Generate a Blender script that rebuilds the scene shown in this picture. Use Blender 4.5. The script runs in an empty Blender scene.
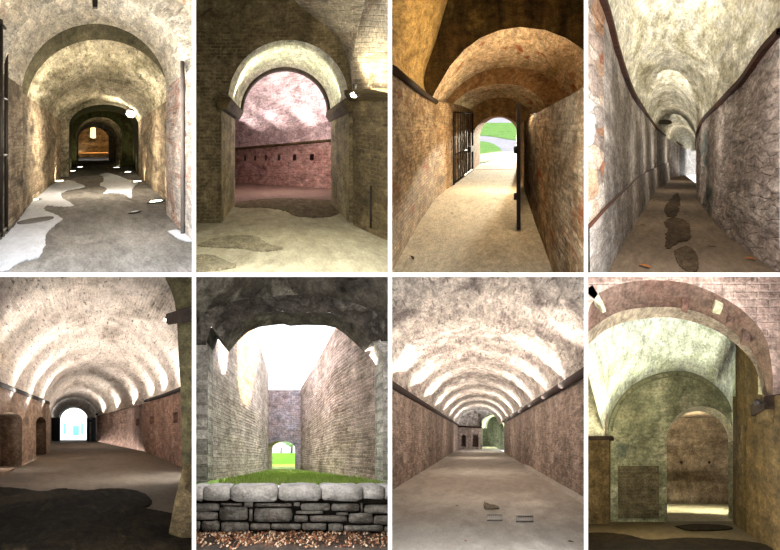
import bpy, bmesh, math, random
from mathutils import Vector, noise
random.seed(7)
C = bpy.context.scene.collection
SC = bpy.context.scene
F = 500.0            # focal length in pixels of the 780 x 550 frame
D0 = 6.0             # distance from the camera to the white partition wall

# ---------------------------------------------------------------- camera, sky, big lights, exposure
cam_d = bpy.data.cameras.new('camera'); cam = bpy.data.objects.new('camera', cam_d); C.objects.link(cam)
cam_d.sensor_fit = 'HORIZONTAL'; cam_d.sensor_width = 36.0; cam_d.lens = 36.0 * F / 780.0
cam_d.clip_end = 2000; cam.location = (0, 0, 0); cam.rotation_euler = (math.pi/2, 0, 0)
SC.camera = cam
SC.view_settings.view_transform = 'Standard'; SC.view_settings.look = 'None'
SC.view_settings.exposure = 0.7; SC.view_settings.gamma = 1.0; SC.view_settings.use_curve_mapping = False

FRONT_SKY, BACK_SKY = 3.2, 1.3
w = bpy.data.worlds.new('overcast_sky'); SC.world = w; w.use_nodes = True
nt = w.node_tree; bg = nt.nodes['Background']
tc = nt.nodes.new('ShaderNodeTexCoord'); sx = nt.nodes.new('ShaderNodeSeparateXYZ'); mr = nt.nodes.new('ShaderNodeMapRange')
nt.links.new(tc.outputs['Generated'], sx.inputs[0]); nt.links.new(sx.outputs['Y'], mr.inputs['Value'])
mr.inputs['From Min'].default_value = -0.25; mr.inputs['From Max'].default_value = 0.25
mr.inputs['To Min'].default_value = FRONT_SKY; mr.inputs['To Max'].default_value = BACK_SKY
bg.inputs['Color'].default_value = (0.97, 0.985, 1.0, 1); nt.links.new(mr.outputs['Result'], bg.inputs['Strength'])

def lin(h):
    h = h.lstrip('#'); o = []
    for i in (0, 2, 4):
        c = int(h[i:i+2], 16) / 255.0
        o.append(c/12.92 if c <= 0.04045 else ((c+0.055)/1.055)**2.4)
    return (o[0], o[1], o[2], 1.0)

def pxw(x, y, d):                                    # a direction seen at (x, y), taken to depth d metres
    return Vector(((x-390.0)/F*d, d, (275.0-y)/F*d))

def light(kind, name, loc, power, col='#ffffff', size=0.1, target=None, spread=None, angle=None, blend=0.3, sy=None):
    ld = bpy.data.lights.new(name, kind); ld.energy = power; ld.color = lin(col)[:3]
    if kind == 'AREA':
        ld.shape = 'RECTANGLE' if sy else 'DISK'; ld.size = size
        if sy: ld.size_y = sy
        if spread: ld.spread = math.radians(spread)
    else:
        ld.shadow_soft_size = size
    if kind == 'SPOT':
        ld.spot_size = math.radians(angle or 60); ld.spot_blend = blend
    o = bpy.data.objects.new(name, ld); C.objects.link(o); o.location = loc
    if target is not None:
        o.rotation_euler = (Vector(target)-Vector(loc)).to_track_quat('-Z', 'Y').to_euler()
    return o

def strip(name, loc, power, col, length, target, along, width=0.12):
    from mathutils import Matrix
    ld = bpy.data.lights.new(name, 'AREA'); ld.shape = 'RECTANGLE'; ld.size = width; ld.size_y = length; ld.energy = power; ld.color = lin(col)[:3]
    o = bpy.data.objects.new(name, ld); C.objects.link(o)
    z = (Vector(loc)-Vector(target)).normalized(); y = (along-z*along.dot(z)).normalized(); x = y.cross(z)
    o.matrix_world = Matrix.Translation(loc) @ Matrix((x, y, z)).transposed().to_4x4()
    return o

# ---------------------------------------------------------------- materials
def mk(name, cols, patch=0.5, grain=5.0, brick=None, streak=0.0, pits=0.0, bump=0.5, rough=0.9, stones=None, spec=0.12, contrast=0.5, seed=0, fine=1.0, spots=None, grout=None, metal=0.0):
    """cols: hex colours spread along a large-scale noise; brick=(length, height, strength, mortar hex)"""
    m = bpy.data.materials.new(name); m.use_nodes = True; t = m.node_tree; N = t.nodes.new; L = t.links.new
    bs = t.nodes['Principled BSDF']; bs.inputs['Roughness'].default_value = rough
    bs.inputs['Specular IOR Level'].default_value = spec; bs.inputs['Metallic'].default_value = metal
    uv = N('ShaderNodeUVMap'); uv.uv_map = 'UVMap'
    off = N('ShaderNodeVectorMath'); off.operation = 'ADD'; off.inputs[1].default_value = (seed*3.17, seed*1.31, seed*0.7)
    L(uv.outputs[0], off.inputs[0]); P = off.outputs[0]
    def noi(scale, detail=6.0, vec=None, dist=0.0, rough_=0.6):
        n = N('ShaderNodeTexNoise'); n.inputs['Scale'].default_value = scale; n.inputs['Detail'].default_value = detail
        n.inputs['Roughness'].default_value = rough_; n.inputs['Distortion'].default_value = dist
        L(vec or P, n.inputs['Vector']); return n.outputs['Fac']
    def ramp(fac, stops):
        r = N('ShaderNodeValToRGB'); e = r.color_ramp.elements
        while len(e) > 1: e.remove(e[-1])
        for i, (p, c) in enumerate(stops):
            if i == 0: e[0].position = p; k = e[0]
            else: k = e.new(p)
            k.color = c if len(c) == 4 else (*c, 1)
        L(fac, r.inputs[0]); return r.outputs[0]
    def mix(a, b, fac, mode='MIX'):
        x = N('ShaderNodeMix'); x.data_type = 'RGBA'; x.blend_type = mode; x.clamp_factor = True
        for s, v in ((0, fac), (6, a), (7, b)):
            if hasattr(v, 'links') or hasattr(v, 'is_linked'): L(v, x.inputs[s])
            else: x.inputs[s].default_value = v
        return x.outputs[2]
    n1 = noi(patch, 7.0, dist=0.4, rough_=0.65)
    lo, hi = 0.33, 0.67
    k = len(cols)
    col = ramp(n1, [(lo+(hi-lo)*i/max(1, k-1), lin(c)) for i, c in enumerate(cols)])
    hgt = noi(grain*1.3, 8.0, rough_=0.65)
    if brick:
        bl, bh, st, mort = brick
        mp = N('ShaderNodeVectorMath'); mp.operation = 'ADD'
        wob = N('ShaderNodeTexNoise'); wob.inputs['Scale'].default_value = 1.5; L(P, wob.inputs['Vector'])
        sc_ = N('ShaderNodeVectorMath'); sc_.operation = 'SCALE'; sc_.inputs['Scale'].default_value = 0.05
        L(wob.outputs['Color'], sc_.inputs[0]); L(P, mp.inputs[0]); L(sc_.outputs[0], mp.inputs[1])
        b = N('ShaderNodeTexBrick'); L(mp.outputs[0], b.inputs['Vector'])
        b.inputs['Scale'].default_value = 1.0; b.inputs['Brick Width'].default_value = bl; b.inputs['Row Height'].default_value = bh
        b.inputs['Mortar Size'].default_value = bh*0.17; b.inputs['Mortar Smooth'].default_value = 0.4
        b.inputs['Color1'].default_value = (0.52, 0.50, 0.49, 1); b.inputs['Color2'].default_value = (1.25, 1.2, 1.16, 1)
        b.inputs['Mortar'].default_value = (1, 1, 1, 1)
        keep = noi(0.9, 5.0)
        kr = ramp(keep, [(0.38, (0.15*st,)*3), (0.58, (st,)*3)])
        bc = mix(col, b.outputs['Color'], 1.0, 'MULTIPLY')
        bc = mix(bc, lin(mort), b.outputs['Fac'])
        col = mix(col, bc, kr)
        mth = N('ShaderNodeMath'); mth.operation = 'MULTIPLY_ADD'; L(b.outputs['Fac'], mth.inputs[0]); mth.inputs[1].default_value = -0.55*st; L(hgt, mth.inputs[2])
        hgt = mth.outputs[0]
    if stones:
        scl, st, mort = stones
        wob = N('ShaderNodeTexNoise'); wob.inputs['Scale'].default_value = 2.5; L(P, wob.inputs['Vector'])
        sc_ = N('ShaderNodeVectorMath'); sc_.operation = 'SCALE'; sc_.inputs['Scale'].default_value = 0.25
        L(wob.outputs['Color'], sc_.inputs[0]); ad = N('ShaderNodeVectorMath'); ad.operation = 'ADD'; L(P, ad.inputs[0]); L(sc_.outputs[0], ad.inputs[1])
        mm = N('ShaderNodeVectorMath'); mm.operation = 'MULTIPLY'; mm.inputs[1].default_value = (1, 1.8, 1); L(ad.outputs[0], mm.inputs[0])
        vo = N('ShaderNodeTexVoronoi'); vo.inputs['Scale'].default_value = scl; L(mm.outputs[0], vo.inputs['Vector'])
        ve = N('ShaderNodeTexVoronoi'); ve.feature = 'DISTANCE_TO_EDGE'; ve.inputs['Scale'].default_value = scl; L(mm.outputs[0], ve.inputs['Vector'])
        sv = N('ShaderNodeSeparateColor'); L(vo.outputs['Color'], sv.inputs[0])
        cc = ramp(sv.outputs[0], [(i/len(stones_cols), lin(c)) for i, c in enumerate(stones_cols)]) if (stones_cols := (grout or [])) else ramp(sv.outputs[0], [(0, (0.6, 0.6, 0.6)), (1, (1.35, 1.3, 1.25))])
        scol = cc if grout else mix(col, cc, 1.0, 'MULTIPLY')
        col = mix(col, scol, st)
        ed = ramp(ve.outputs['Distance'], [(0.0, (0.34, 0.34, 0.34)), (0.06, (0, 0, 0))])
        col = mix(col, lin(mort), ed)
        mth = N('ShaderNodeMath'); mth.operation = 'MULTIPLY_ADD'; L(ed, mth.inputs[0]); mth.inputs[1].default_value = -0.8; L(hgt, mth.inputs[2])
        hgt = mth.outputs[0]
    # grain
    g = noi(grain, 8.0, rough_=0.7)
    gr = ramp(g, [(0.3, (1-contrast,)*3), (0.7, (1+contrast,)*3)])
    col = mix(col, gr, 1.0, 'MULTIPLY')
    md = noi(patch*3.2+0.6, 7.0, dist=0.8, rough_=0.7)
    mdr = ramp(md, [(0.36, (1-contrast*0.6, 1-contrast*0.62, 1-contrast*0.66)), (0.5, (1, 1, 1)), (0.64, (1+contrast*0.35,)*3)])
    col = mix(col, mdr, 1.0, 'MULTIPLY')
    g2 = noi(grain*5*fine, 4.0, rough_=0.7)
    gr2 = ramp(g2, [(0.32, (1-contrast*0.8,)*3), (0.68, (1+contrast*0.8,)*3)])
    col = mix(col, gr2, 1.0, 'MULTIPLY')
    if streak:
        mm = N('ShaderNodeVectorMath'); mm.operation = 'MULTIPLY'; mm.inputs[1].default_value = (1.3, 0.16, 1); L(P, mm.inputs[0])
        s = noi(1.4, 6.0, vec=mm.outputs[0])
        sr = ramp(s, [(0.36, (1-streak, 1-streak*1.02, 1-streak*1.1)), (0.62, (1+streak*0.5,)*3)])
        col = mix(col, sr, 1.0, 'MULTIPLY')
    if pits:
        mp2 = N('ShaderNodeVectorMath'); mp2.operation = 'MULTIPLY'; mp2.inputs[1].default_value = (0.55, 1.25, 1); L(P, mp2.inputs[0])
        p = noi(grain*1.7, 4.0, vec=mp2.outputs[0], rough_=0.6)
        pr = ramp(p, [(0.355, (1, 1, 1)), (0.40, (0, 0, 0))])
        pf = N('ShaderNodeMath'); pf.operation = 'MULTIPLY'; pf.inputs[1].default_value = pits; L(pr, pf.inputs[0])
        col = mix(col, (0.03, 0.025, 0.02, 1), pf.outputs[0])
    if spots:
        for hx, scale, th in spots:
            p = noi(scale, 6.0, rough_=0.6, dist=0.6)
            pr = ramp(p, [(th, (0, 0, 0)), (th+0.1, (1, 1, 1))])
            col = mix(col, lin(hx), pr)
    L(col, bs.inputs['Base Color'])
    if bump:
        bp = N('ShaderNodeBump'); bp.inputs['Strength'].default_value = min(1.0, bump); bp.inputs['Distance'].default_value = 0.06*max(1.0, bump)
        L(hgt, bp.inputs['Height']); L(bp.outputs[0], bs.inputs['Normal'])
    return m

def plain(name, hx, rough=0.6, metal=0.0, spec=0.3, emit=0.0, emit_col=None):
    m = bpy.data.materials.new(name); m.use_nodes = True; t = m.node_tree
    bs = t.nodes['Principled BSDF']; bs.inputs['Roughness'].default_value = rough; bs.inputs['Metallic'].default_value = metal
    bs.inputs['Specular IOR Level'].default_value = spec
    n = t.nodes.new('ShaderNodeTexNoise'); n.inputs['Scale'].default_value = 6.0; n.inputs['Detail'].default_value = 5
    tcn = t.nodes.new('ShaderNodeTexCoord'); t.links.new(tcn.outputs['Object'], n.inputs['Vector'])
    r = t.nodes.new('ShaderNodeValToRGB'); c = lin(hx)
    r.color_ramp.elements[0].position = 0.3; r.color_ramp.elements[1].position = 0.7
    r.color_ramp.elements[0].color = (c[0]*0.75, c[1]*0.75, c[2]*0.75, 1); r.color_ramp.elements[1].color = (min(1, c[0]*1.2), min(1, c[1]*1.2), min(1, c[2]*1.2), 1)
    t.links.new(n.outputs['Fac'], r.inputs[0]); t.links.new(r.outputs[0], bs.inputs['Base Color'])
    if emit:
        bs.inputs['Emission Color'].default_value = lin(emit_col or hx); bs.inputs['Emission Strength'].default_value = emit
    return m

# ---------------------------------------------------------------- builders
def tag(o, label=None, cat=None, group=None, kind=None):
    for k, v in (('label', label), ('category', cat), ('group', group), ('kind', kind)):
        if v: o[k] = v
    return o

def struct(o, label=None, cat=None): return tag(o, label, cat, None, 'structure')

def link(name, bm, mat, parent=None, smooth=True):
    me = bpy.data.meshes.new(name); bm.to_mesh(me); bm.free()
    for p in me.polygons: p.use_smooth = smooth
    o = bpy.data.objects.new(name, me); C.objects.link(o)
    if mat: me.materials.append(mat)
    if parent: o.parent = parent
    return o

def empty(name, loc, label=None, cat=None, group=None):
    o = bpy.data.objects.new(name, None); C.objects.link(o); o.location = loc; o.empty_display_size = 0.1
    return tag(o, label, cat, group)

def catmull(pts, n):
    P = [Vector(p) for p in pts]
    if len(P) == 2: return [P[0].lerp(P[1], i/(n-1)) for i in range(n)]
    cum = [0.0]
    for a, b in zip(P, P[1:]): cum.append(cum[-1] + (b-a).length)
    out = []
    for i in range(n):
        s = cum[-1]*i/(n-1); k = 0
        while k < len(P)-2 and cum[k+1] < s: k += 1
        t = (s-cum[k])/max(1e-9, cum[k+1]-cum[k])
        p1, p2 = P[k], P[k+1]; p0 = P[k-1] if k > 0 else p1*2-p2; p3 = P[k+2] if k+2 < len(P) else p2*2-p1
        out.append(0.5*((2*p1)+(p2-p0)*t+(2*p0-5*p1+4*p2-p3)*t*t+(3*p1-p0-3*p2+p3)*t*t*t))
    return out

class Room:
    def __init__(s, bounds, vp, vf, K=1.0):
        s.b, s.vp, s.vf, s.K = bounds, vp, vf, K
    def pt(s, x, y, r): return pxw(x, y, r*s.K*D0)
    def ax(s, d): return Vector(((s.vp[0]-390)/F*d, d, (275-s.vp[1])/F*d))      # along the room's own axis
    def uv(s, u, v, r): return s.pt(s.vp[0]+u/r, s.vp[1]+v/r, r)
    def fl(s, x, y):                                   # the floor point seen at (x, y)
        return s.pt(x, y, s.vf/(y-s.vp[1]))
    def q(s, p):                                       # straightened coordinates in metres, for the textures
        return Vector((p.x-(s.vp[0]-390)/F*p.y, -(p.z-(275-s.vp[1])/F*p.y), 0.37*p.y))
    def arch(s, r, xl, xr, ysl, ysr, yt, n=33):
        xc, hw = (xl+xr)/2, (xr-xl)/2; o = []
        for i in range(n):
            th = math.pi*(1-i/(n-1)); f = i/(n-1)
            ys = ysl+(ysr-ysl)*f; rise = (ysl+ysr)/2-yt
            o.append(s.pt(xc+hw*math.cos(th), ys-rise*math.sin(th), r))
        return o
    def curve(s, pts, r=None, n=33):
        P = catmull([(p[0], p[1], p[2] if len(p) > 2 else r) for p in pts], n)
        return [s.pt(*p) for p in P]
    def clip(s, bm):
        x0, y0, x1, y1 = s.b
        for no in (Vector((-1, (x0-390)/F, 0)), Vector((1, -(x1-390)/F, 0)), Vector((0, -(275-y0)/F, 1)), Vector((0, (275-y1)/F, -1))):
            bmesh.ops.bisect_plane(bm, geom=bm.verts[:]+bm.edges[:]+bm.faces[:], plane_co=(0, 0, 0), plane_no=no, clear_outer=True)
        bmesh.ops.bisect_plane(bm, geom=bm.verts[:]+bm.edges[:]+bm.faces[:], plane_co=(0, D0+0.004, 0), plane_no=(0, -1, 0), clear_outer=True)
    # grid through rows of world points
    def grid(s, name, rows, mat, nu=24, nv=8, amp=0.012, freq=1.2, swap=False, parent=None, seed=0, smooth=True, fade=True):
        def res(row, n):
            o = []
            for i in range(n):
                t = i/(n-1)*(len(row)-1); k = min(int(t), len(row)-2); o.append(row[k].lerp(row[k+1], t-k))
            return o
        R0 = [res(r, nu) for r in rows]; G = []
        nvs = nv if isinstance(nv, (list, tuple)) else [nv]*(len(rows)-1)
        for k in range(len(rows)-1):
            for j in range(nvs[k]):
                f = j/nvs[k]; G.append([a.lerp(b, f) for a, b in zip(R0[k], R0[k+1])])
        G.append(R0[-1]); nr = len(G)
        Q = [[s.q(p) for p in row] for row in G]
        vc = [0.0]
        for j in range(1, nr): vc.append(vc[-1]+sum((Q[j][i]-Q[j-1][i]).length for i in range(nu))/nu)
        uc = [0.0]
        for i in range(1, nu): uc.append(uc[-1]+sum((Q[j][i]-Q[j][i-1]).length for j in range(nr))/nr)
        # offset by position so neighbouring patches do not repeat
        bm = bmesh.new(); ul = bm.loops.layers.uv.new('UVMap'); V = []
        for j in range(nr):
            row = []
            for i in range(nu):
                p = G[j][i].copy()
                if amp:
                    a = G[min(j+1, nr-1)][i]-G[max(j-1, 0)][i]; b = G[j][min(i+1, nu-1)]-G[j][max(i-1, 0)]
                    no = a.cross(b)
                    if no.length > 1e-9:
                        no.normalize(); e = min(i, nu-1-i, j, nr-1-j)
                        fd = min(1.0, e/2.0) if fade else 1.0
                        qq = Q[j][i]*freq+Vector((seed*7.1, 0, 0))
                        p += no*amp*fd*(noise.noise(qq)+0.6*noise.noise(qq*2.7)+0.4*noise.noise(qq*6.1))
                row.append(bm.verts.new(p))
            V.append(row)
        for j in range(nr-1):
            for i in range(nu-1):
                try: f = bm.faces.new((V[j][i], V[j][i+1], V[j+1][i+1], V[j+1][i]))
                except ValueError: continue
                for lp, (jj, ii) in zip(f.loops, ((j, i), (j, i+1), (j+1, i+1), (j+1, i))):
                    lp[ul].uv = (uc[ii], vc[jj]) if swap else (vc[jj], uc[ii])
        s.clip(bm)
        return link(name, bm, mat, parent, smooth)
    def plane(s, a, b, c):
        n = (b-a).cross(c-a).normalized(); return (a, n)
    def fplane(s, r): return (s.pt(390, 275, r), Vector((0, 1, 0)))
    def on(s, pl, x, y):
        d = pxw(x, y, 1.0); return d*(pl[0].dot(pl[1])/d.dot(pl[1]))
    # a flat wall through outline seen at those pixels, with holes that run back along `back`
    def panel(s, name, outline, pl, mat, holes=(), parent=None, reveal=None, horiz=None):
        bm = bmesh.new(); ul = bm.loops.layers.uv.new('UVMap'); es = []; rings = []
        for ring in [outline]+[h for h in holes]:
            vs = [bm.verts.new(s.on(pl, *p)) for p in ring]; rings.append([v.co.copy() for v in vs])
            for a, b in zip(vs, vs[1:]+vs[:1]): es.append(bm.edges.new((a, b)))
        bmesh.ops.triangle_fill(bm, edges=es, use_beauty=True)
        for f in bm.faces:
            f.normal_update()
            if f.normal.dot(f.calc_center_median()) > 0: f.normal_flip()
        h = (s.q(s.on(pl, s.b[2], s.vp[1]))-s.q(s.on(pl, s.b[0], s.vp[1]))); h.y = 0; h.normalize()
        for f in bm.faces:
            for lp in f.loops:
                qq = s.q(lp.vert.co); lp[ul].uv = (qq.dot(h)+50, -qq.y+50)
        if reveal is not None:
            for k, ring in enumerate(rings[1:]):
                rv = reveal[k] if isinstance(reveal, list) else reveal
                back = [p+rv for p in ring]
                A = [bm.verts.new(p) for p in ring]; B = [bm.verts.new(p) for p in back]; c = 0.0
                for i in range(len(A)):
                    j = (i+1) % len(A); f = bm.faces.new((A[i], A[j], B[j], B[i])); dl = (s.q(ring[j])-s.q(ring[i])).length
                    dw = (s.q(back[i])-s.q(ring[i])).length
                    for lp, t in zip(f.loops, ((0, c), (0, c+dl), (dw, c+dl), (dw, c))): lp[ul].uv = t
                    c += dl
                f = bm.faces.new(B)
                for lp in f.loops:
                    qq = s.q(lp.vert.co); lp[ul].uv = (qq.dot(h)+50, -qq.y+50)
        s.clip(bm)
        return link(name, bm, mat, parent, False)
    # a solid prism: outline at depth plane, extruded by vector
    def prism(s, name, ring, ext, mat, parent=None, clip=True, smooth=False, bevel=0.0, org=None):
        bm = bmesh.new(); ul = bm.loops.layers.uv.new('UVMap')
        A = [bm.verts.new(p) for p in ring]; B = [bm.verts.new(p+ext) for p in ring]
        bm.faces.new(A); bm.faces.new(B[::-1])
        for i in range(len(A)):
            j = (i+1) % len(A); bm.faces.new((A[i], B[i], B[j], A[j]))
        bmesh.ops.recalc_face_normals(bm, faces=bm.faces[:])
        if bevel: bmesh.ops.bevel(bm, geom=bm.edges[:], offset=bevel, segments=2, affect='EDGES', profile=0.6)
        for f in bm.faces:
            for lp in f.loops:
                qq = s.q(lp.vert.co); lp[ul].uv = (qq.x+qq.z, -qq.y)
        if clip: s.clip(bm)
        return link(name, bm, mat, parent, smooth)

def tube(name, pts, rad, mat, parent=None, room=None, n=8, closed=True):
    bm = bmesh.new(); ul = bm.loops.layers.uv.new('UVMap'); rings = []
    for i, p in enumerate(pts):
        d = (pts[min(i+1, len(pts)-1)]-pts[max(i-1, 0)]).normalized()
        a = d.cross(Vector((0.13, 0.2, 1))); a = a.normalized() if a.length > 1e-3 else Vector((1, 0, 0)); b = d.cross(a)
        rr = rad[i] if isinstance(rad, (list, tuple)) else rad
        rings.append([bm.verts.new(p+(a*math.cos(2*math.pi*k/n)+b*math.sin(2*math.pi*k/n))*rr) for k in range(n)])
    for A, B in zip(rings, rings[1:]):
        for k in range(n): bm.faces.new((A[k], A[(k+1) % n], B[(k+1) % n], B[k]))
    bm.faces.new(rings[0][::-1]); bm.faces.new(rings[-1])
    if room: room.clip(bm)
    return link(name, bm, mat, parent, True)

def lathe(name, prof, mat, parent=None, loc=(0, 0, 0), n=20, axis='Z', scale=(1, 1, 1)):
    bm = bmesh.new(); bm.loops.layers.uv.new('UVMap'); R = []
    for r, z in prof: R.append([bm.verts.new((r*math.cos(2*math.pi*k/n)*scale[0], r*math.sin(2*math.pi*k/n)*scale[1], z*scale[2])) for k in range(n)])
    for A, B in zip(R, R[1:]):
        for k in range(n): bm.faces.new((A[k], A[(k+1) % n], B[(k+1) % n], B[k]))
    bm.faces.new(R[0][::-1]); bm.faces.new(R[-1])
    bmesh.ops.recalc_face_normals(bm, faces=bm.faces[:])
    o = link(name, bm, mat, parent, True); o.location = loc
    return o

def floor_normal(R):
    a = R.fl(R.b[0]+40, R.b[3]-30); b = R.fl(R.b[2]-40, R.b[3]-30); c = R.fl((R.b[0]+R.b[2])/2, R.vp[1]+30)
    n = (b-a).cross(c-a).normalized()
    return n if n.z > 0 else -n

def floor_rot(R):
    from mathutils import Matrix
    n = floor_normal(R); x = Vector((1, 0, 0)); x = (x-n*x.dot(n)).normalized(); y = n.cross(x)
    return Matrix((x, y, n)).transposed().to_euler()

def blob(R, name, pts, mat, label, cat, n=64, lift=0.02, group=None, jag=0.03):
    n *= 2
    """a patch of water, damp, painted shade or dry crust lying on the floor, outline given where it lies"""
    P = catmull([(x, y, 0) for x, y in pts]+[(pts[0][0], pts[0][1], 0)], n+1)[:-1]
    nv = floor_normal(R)*lift
    bm = bmesh.new(); ul = bm.loops.layers.uv.new('UVMap'); ring = []
    for k, p in enumerate(P):
        a = noise.noise(Vector((p.x*0.35, p.y*0.8, 3.3)))*jag*60+noise.noise(Vector((p.x*0.9, p.y*2.1, 8.3)))*jag*45
        b = noise.noise(Vector((p.x*0.8, p.y*1.9, 21.7)))*jag*22
        ring.append(R.fl(p.x+a, p.y+b)+nv)
    top = [bm.verts.new(p) for p in ring]; bot = [bm.verts.new(p-nv*0.9) for p in ring]
    es = [bm.edges.new((a, b)) for a, b in zip(top, top[1:]+top[:1])]
    bmesh.ops.triangle_fill(bm, edges=es, use_beauty=True)
    for i in range(len(top)):
        j = (i+1) % len(top)
        try: bm.faces.new((top[i], top[j], bot[j], bot[i]))
        except ValueError: pass
    for f in bm.faces:
        for lp in f.loops:
            qq = R.q(lp.vert.co); lp[ul].uv = (qq.x, qq.z)
    R.clip(bm)
    return tag(link(name, bm, mat, None, False), label, cat, group)

def hfloor(R, name, mat, xl, xr, stations, label, nu=24, nv=10, amp=0.012):
    """floor: rows at each depth ratio from xl(r) to xr(r)"""
    rows = []
    for r in stations:
        y = R.vp[1]+R.vf/r; rows.append([R.pt(xl(r), y, r), R.pt(xr(r), y, r)])
    return struct(R.grid(name, rows, mat, nu=nu, nv=nv, amp=amp, swap=False), label, 'floor')

def leaf(R, x, y, size, mat, label, ang, group=None, lift=0.03, on=None):
    p = on or R.fl(x, y); n = floor_normal(R)
    bm = bmesh.new(); bm.loops.layers.uv.new('UVMap')
    pr = [(0, -1), (0.45, -0.55), (0.55, 0), (0.35, 0.55), (0, 1.1), (-0.35, 0.55), (-0.55, 0), (-0.45, -0.55)]
    t1 = Vector((1, 0, 0)); t1 = (t1-n*t1.dot(n)).normalized(); t2 = n.cross(t1)
    c0 = bm.verts.new(p+n*lift); vs = []
    for a, b in pr:
        ca, sa = math.cos(ang), math.sin(ang); xx, yy = a*ca-b*sa, a*sa+b*ca
        vs.append(bm.verts.new(p+(t1*xx+t2*yy*2.2)*size+n*(lift+size*0.35*abs(a))))
    for a, b in zip(vs, vs[1:]+vs[:1]): bm.faces.new((c0, a, b))
    o = link('fallen_leaf', bm, mat, None, False)
    m = o.modifiers.new('thickness', 'SOLIDIFY'); m.thickness = 0.004
    return tag(o, label, 'leaf', group)

def lerp(tbl, r):
    if r <= tbl[0][0]: a, b = tbl[0], tbl[1]
    else:
        for a, b in zip(tbl, tbl[1:]):
            if r <= b[0]: break
    # straight in the world means straight in x*r over r
    f = (r-a[0])/(b[0]-a[0])
    return (a[1]*a[0]*(1-f)+b[1]*b[0]*f)/r

# ---------------------------------------------------------------- white partition wall with its eight openings
XS = [(-8, 192.0), (196.0, 388.0), (392.0, 584.0), (588.0, 788)]
YS = [(-8, 272.6), (276.8, 558)]
white = plain('white_wall_paint', '#b4b1aa', 0.8, 0, 0.1)
bm = bmesh.new()
xs = [-420]+[v for p in XS for v in p]+[1200]; ys = [-420]+[v for p in YS for v in p]+[970]
fr = [[bm.verts.new(pxw(x, y, D0-0.02)) for x in xs] for y in ys]; bk = [[bm.verts.new(pxw(x, y, D0)) for x in xs] for y in ys]
solid = lambda i, j: not (i % 2 == 1 and j % 2 == 1)
nx, ny = len(xs)-1, len(ys)-1
for j in range(ny):
    for i in range(nx):
        if not solid(i, j):
            for a, b in (((j, i), (j, i+1)), ((j, i+1), (j+1, i+1)), ((j+1, i+1), (j+1, i)), ((j+1, i), (j, i))):
                bm.faces.new((fr[a[0]][a[1]], fr[b[0]][b[1]], bk[b[0]][b[1]], bk[a[0]][a[1]]))
        else:
            bm.faces.new((fr[j][i], fr[j][i+1], fr[j+1][i+1], fr[j+1][i])); bm.faces.new((bk[j][i], bk[j+1][i], bk[j+1][i+1], bk[j][i+1]))
struct(link('wall_front', bm, white, None, False), 'white partition wall with eight tall rectangular openings', 'wall')
# added dividers behind the white bars, unseen, keeping light between rooms apart
stone_div = mk('divider_stone', ['#5d5448', '#7a6e5e'], 0.6, bump=0.4)
def divider(x0, x1, y0, y1, d0, d1):
    bm = bmesh.new()
    a = [bm.verts.new(pxw(x, y, d0)) for x, y in ((x0, y0), (x1, y0), (x1, y1), (x0, y1))]
    b = [bm.verts.new(pxw(x, y, d1)) for x, y in ((x0, y0), (x1, y0), (x1, y1), (x0, y1))]
    bm.faces.new(a); bm.faces.new(b[::-1])
    for i in range(4): bm.faces.new((a[i], b[i], b[(i+1) % 4], a[(i+1) % 4]))
    struct(link('wall_divider', bm, stone_div, None, False), 'added stone divider blocking light between two neighbouring vaulted rooms', 'wall')
g = 0.6
for xc, dt, db in ((194, 13, 14), (390, 12.5, 14), (586, 22, 14)):
    divider(xc-g, xc+g, -8, 274.1, D0, dt); divider(xc-g, xc+g, 275.3, 558, D0, db)
for a, b, d in ((-8, 193.4, 15), (194.6, 389.4, 8.3), (390.6, 585.4, 12), (586.6, 788, 12)): divider(a, b, 274.2, 275.2, D0, d)
divider(-10, -8.2, -8, 274, D0, 12); divider(-10, -8.2, 275.4, 558, D0, 16); divider(788.2, 790, -8, 274, D0, 13); divider(788.2, 790, 275.4, 558, D0, 12)
for a, b, d in ((-8, 193.4, 12), (194.6, 389.4, 12), (390.6, 585.4, 22), (586.6, 788, 14)): divider(a, b, -10, -8.2, D0, d)

B = lambda i, j: ((-8, 194.6, 390.6, 586.6)[i], (-8, 275.3)[j], (193.4, 389.4, 585.4, 788)[i], (274.1, 558)[j])
iron = plain('dark_iron', '#2a241f', 0.55, 0.6, 0.4)
lamp_glass = plain('lamp_glass', '#fff6e0', 0.3, 0, 0.5, emit=14.0, emit_col='#fff3d8')
lamp_body = plain('lamp_body', '#3a3833', 0.5, 0.5, 0.4)

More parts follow.
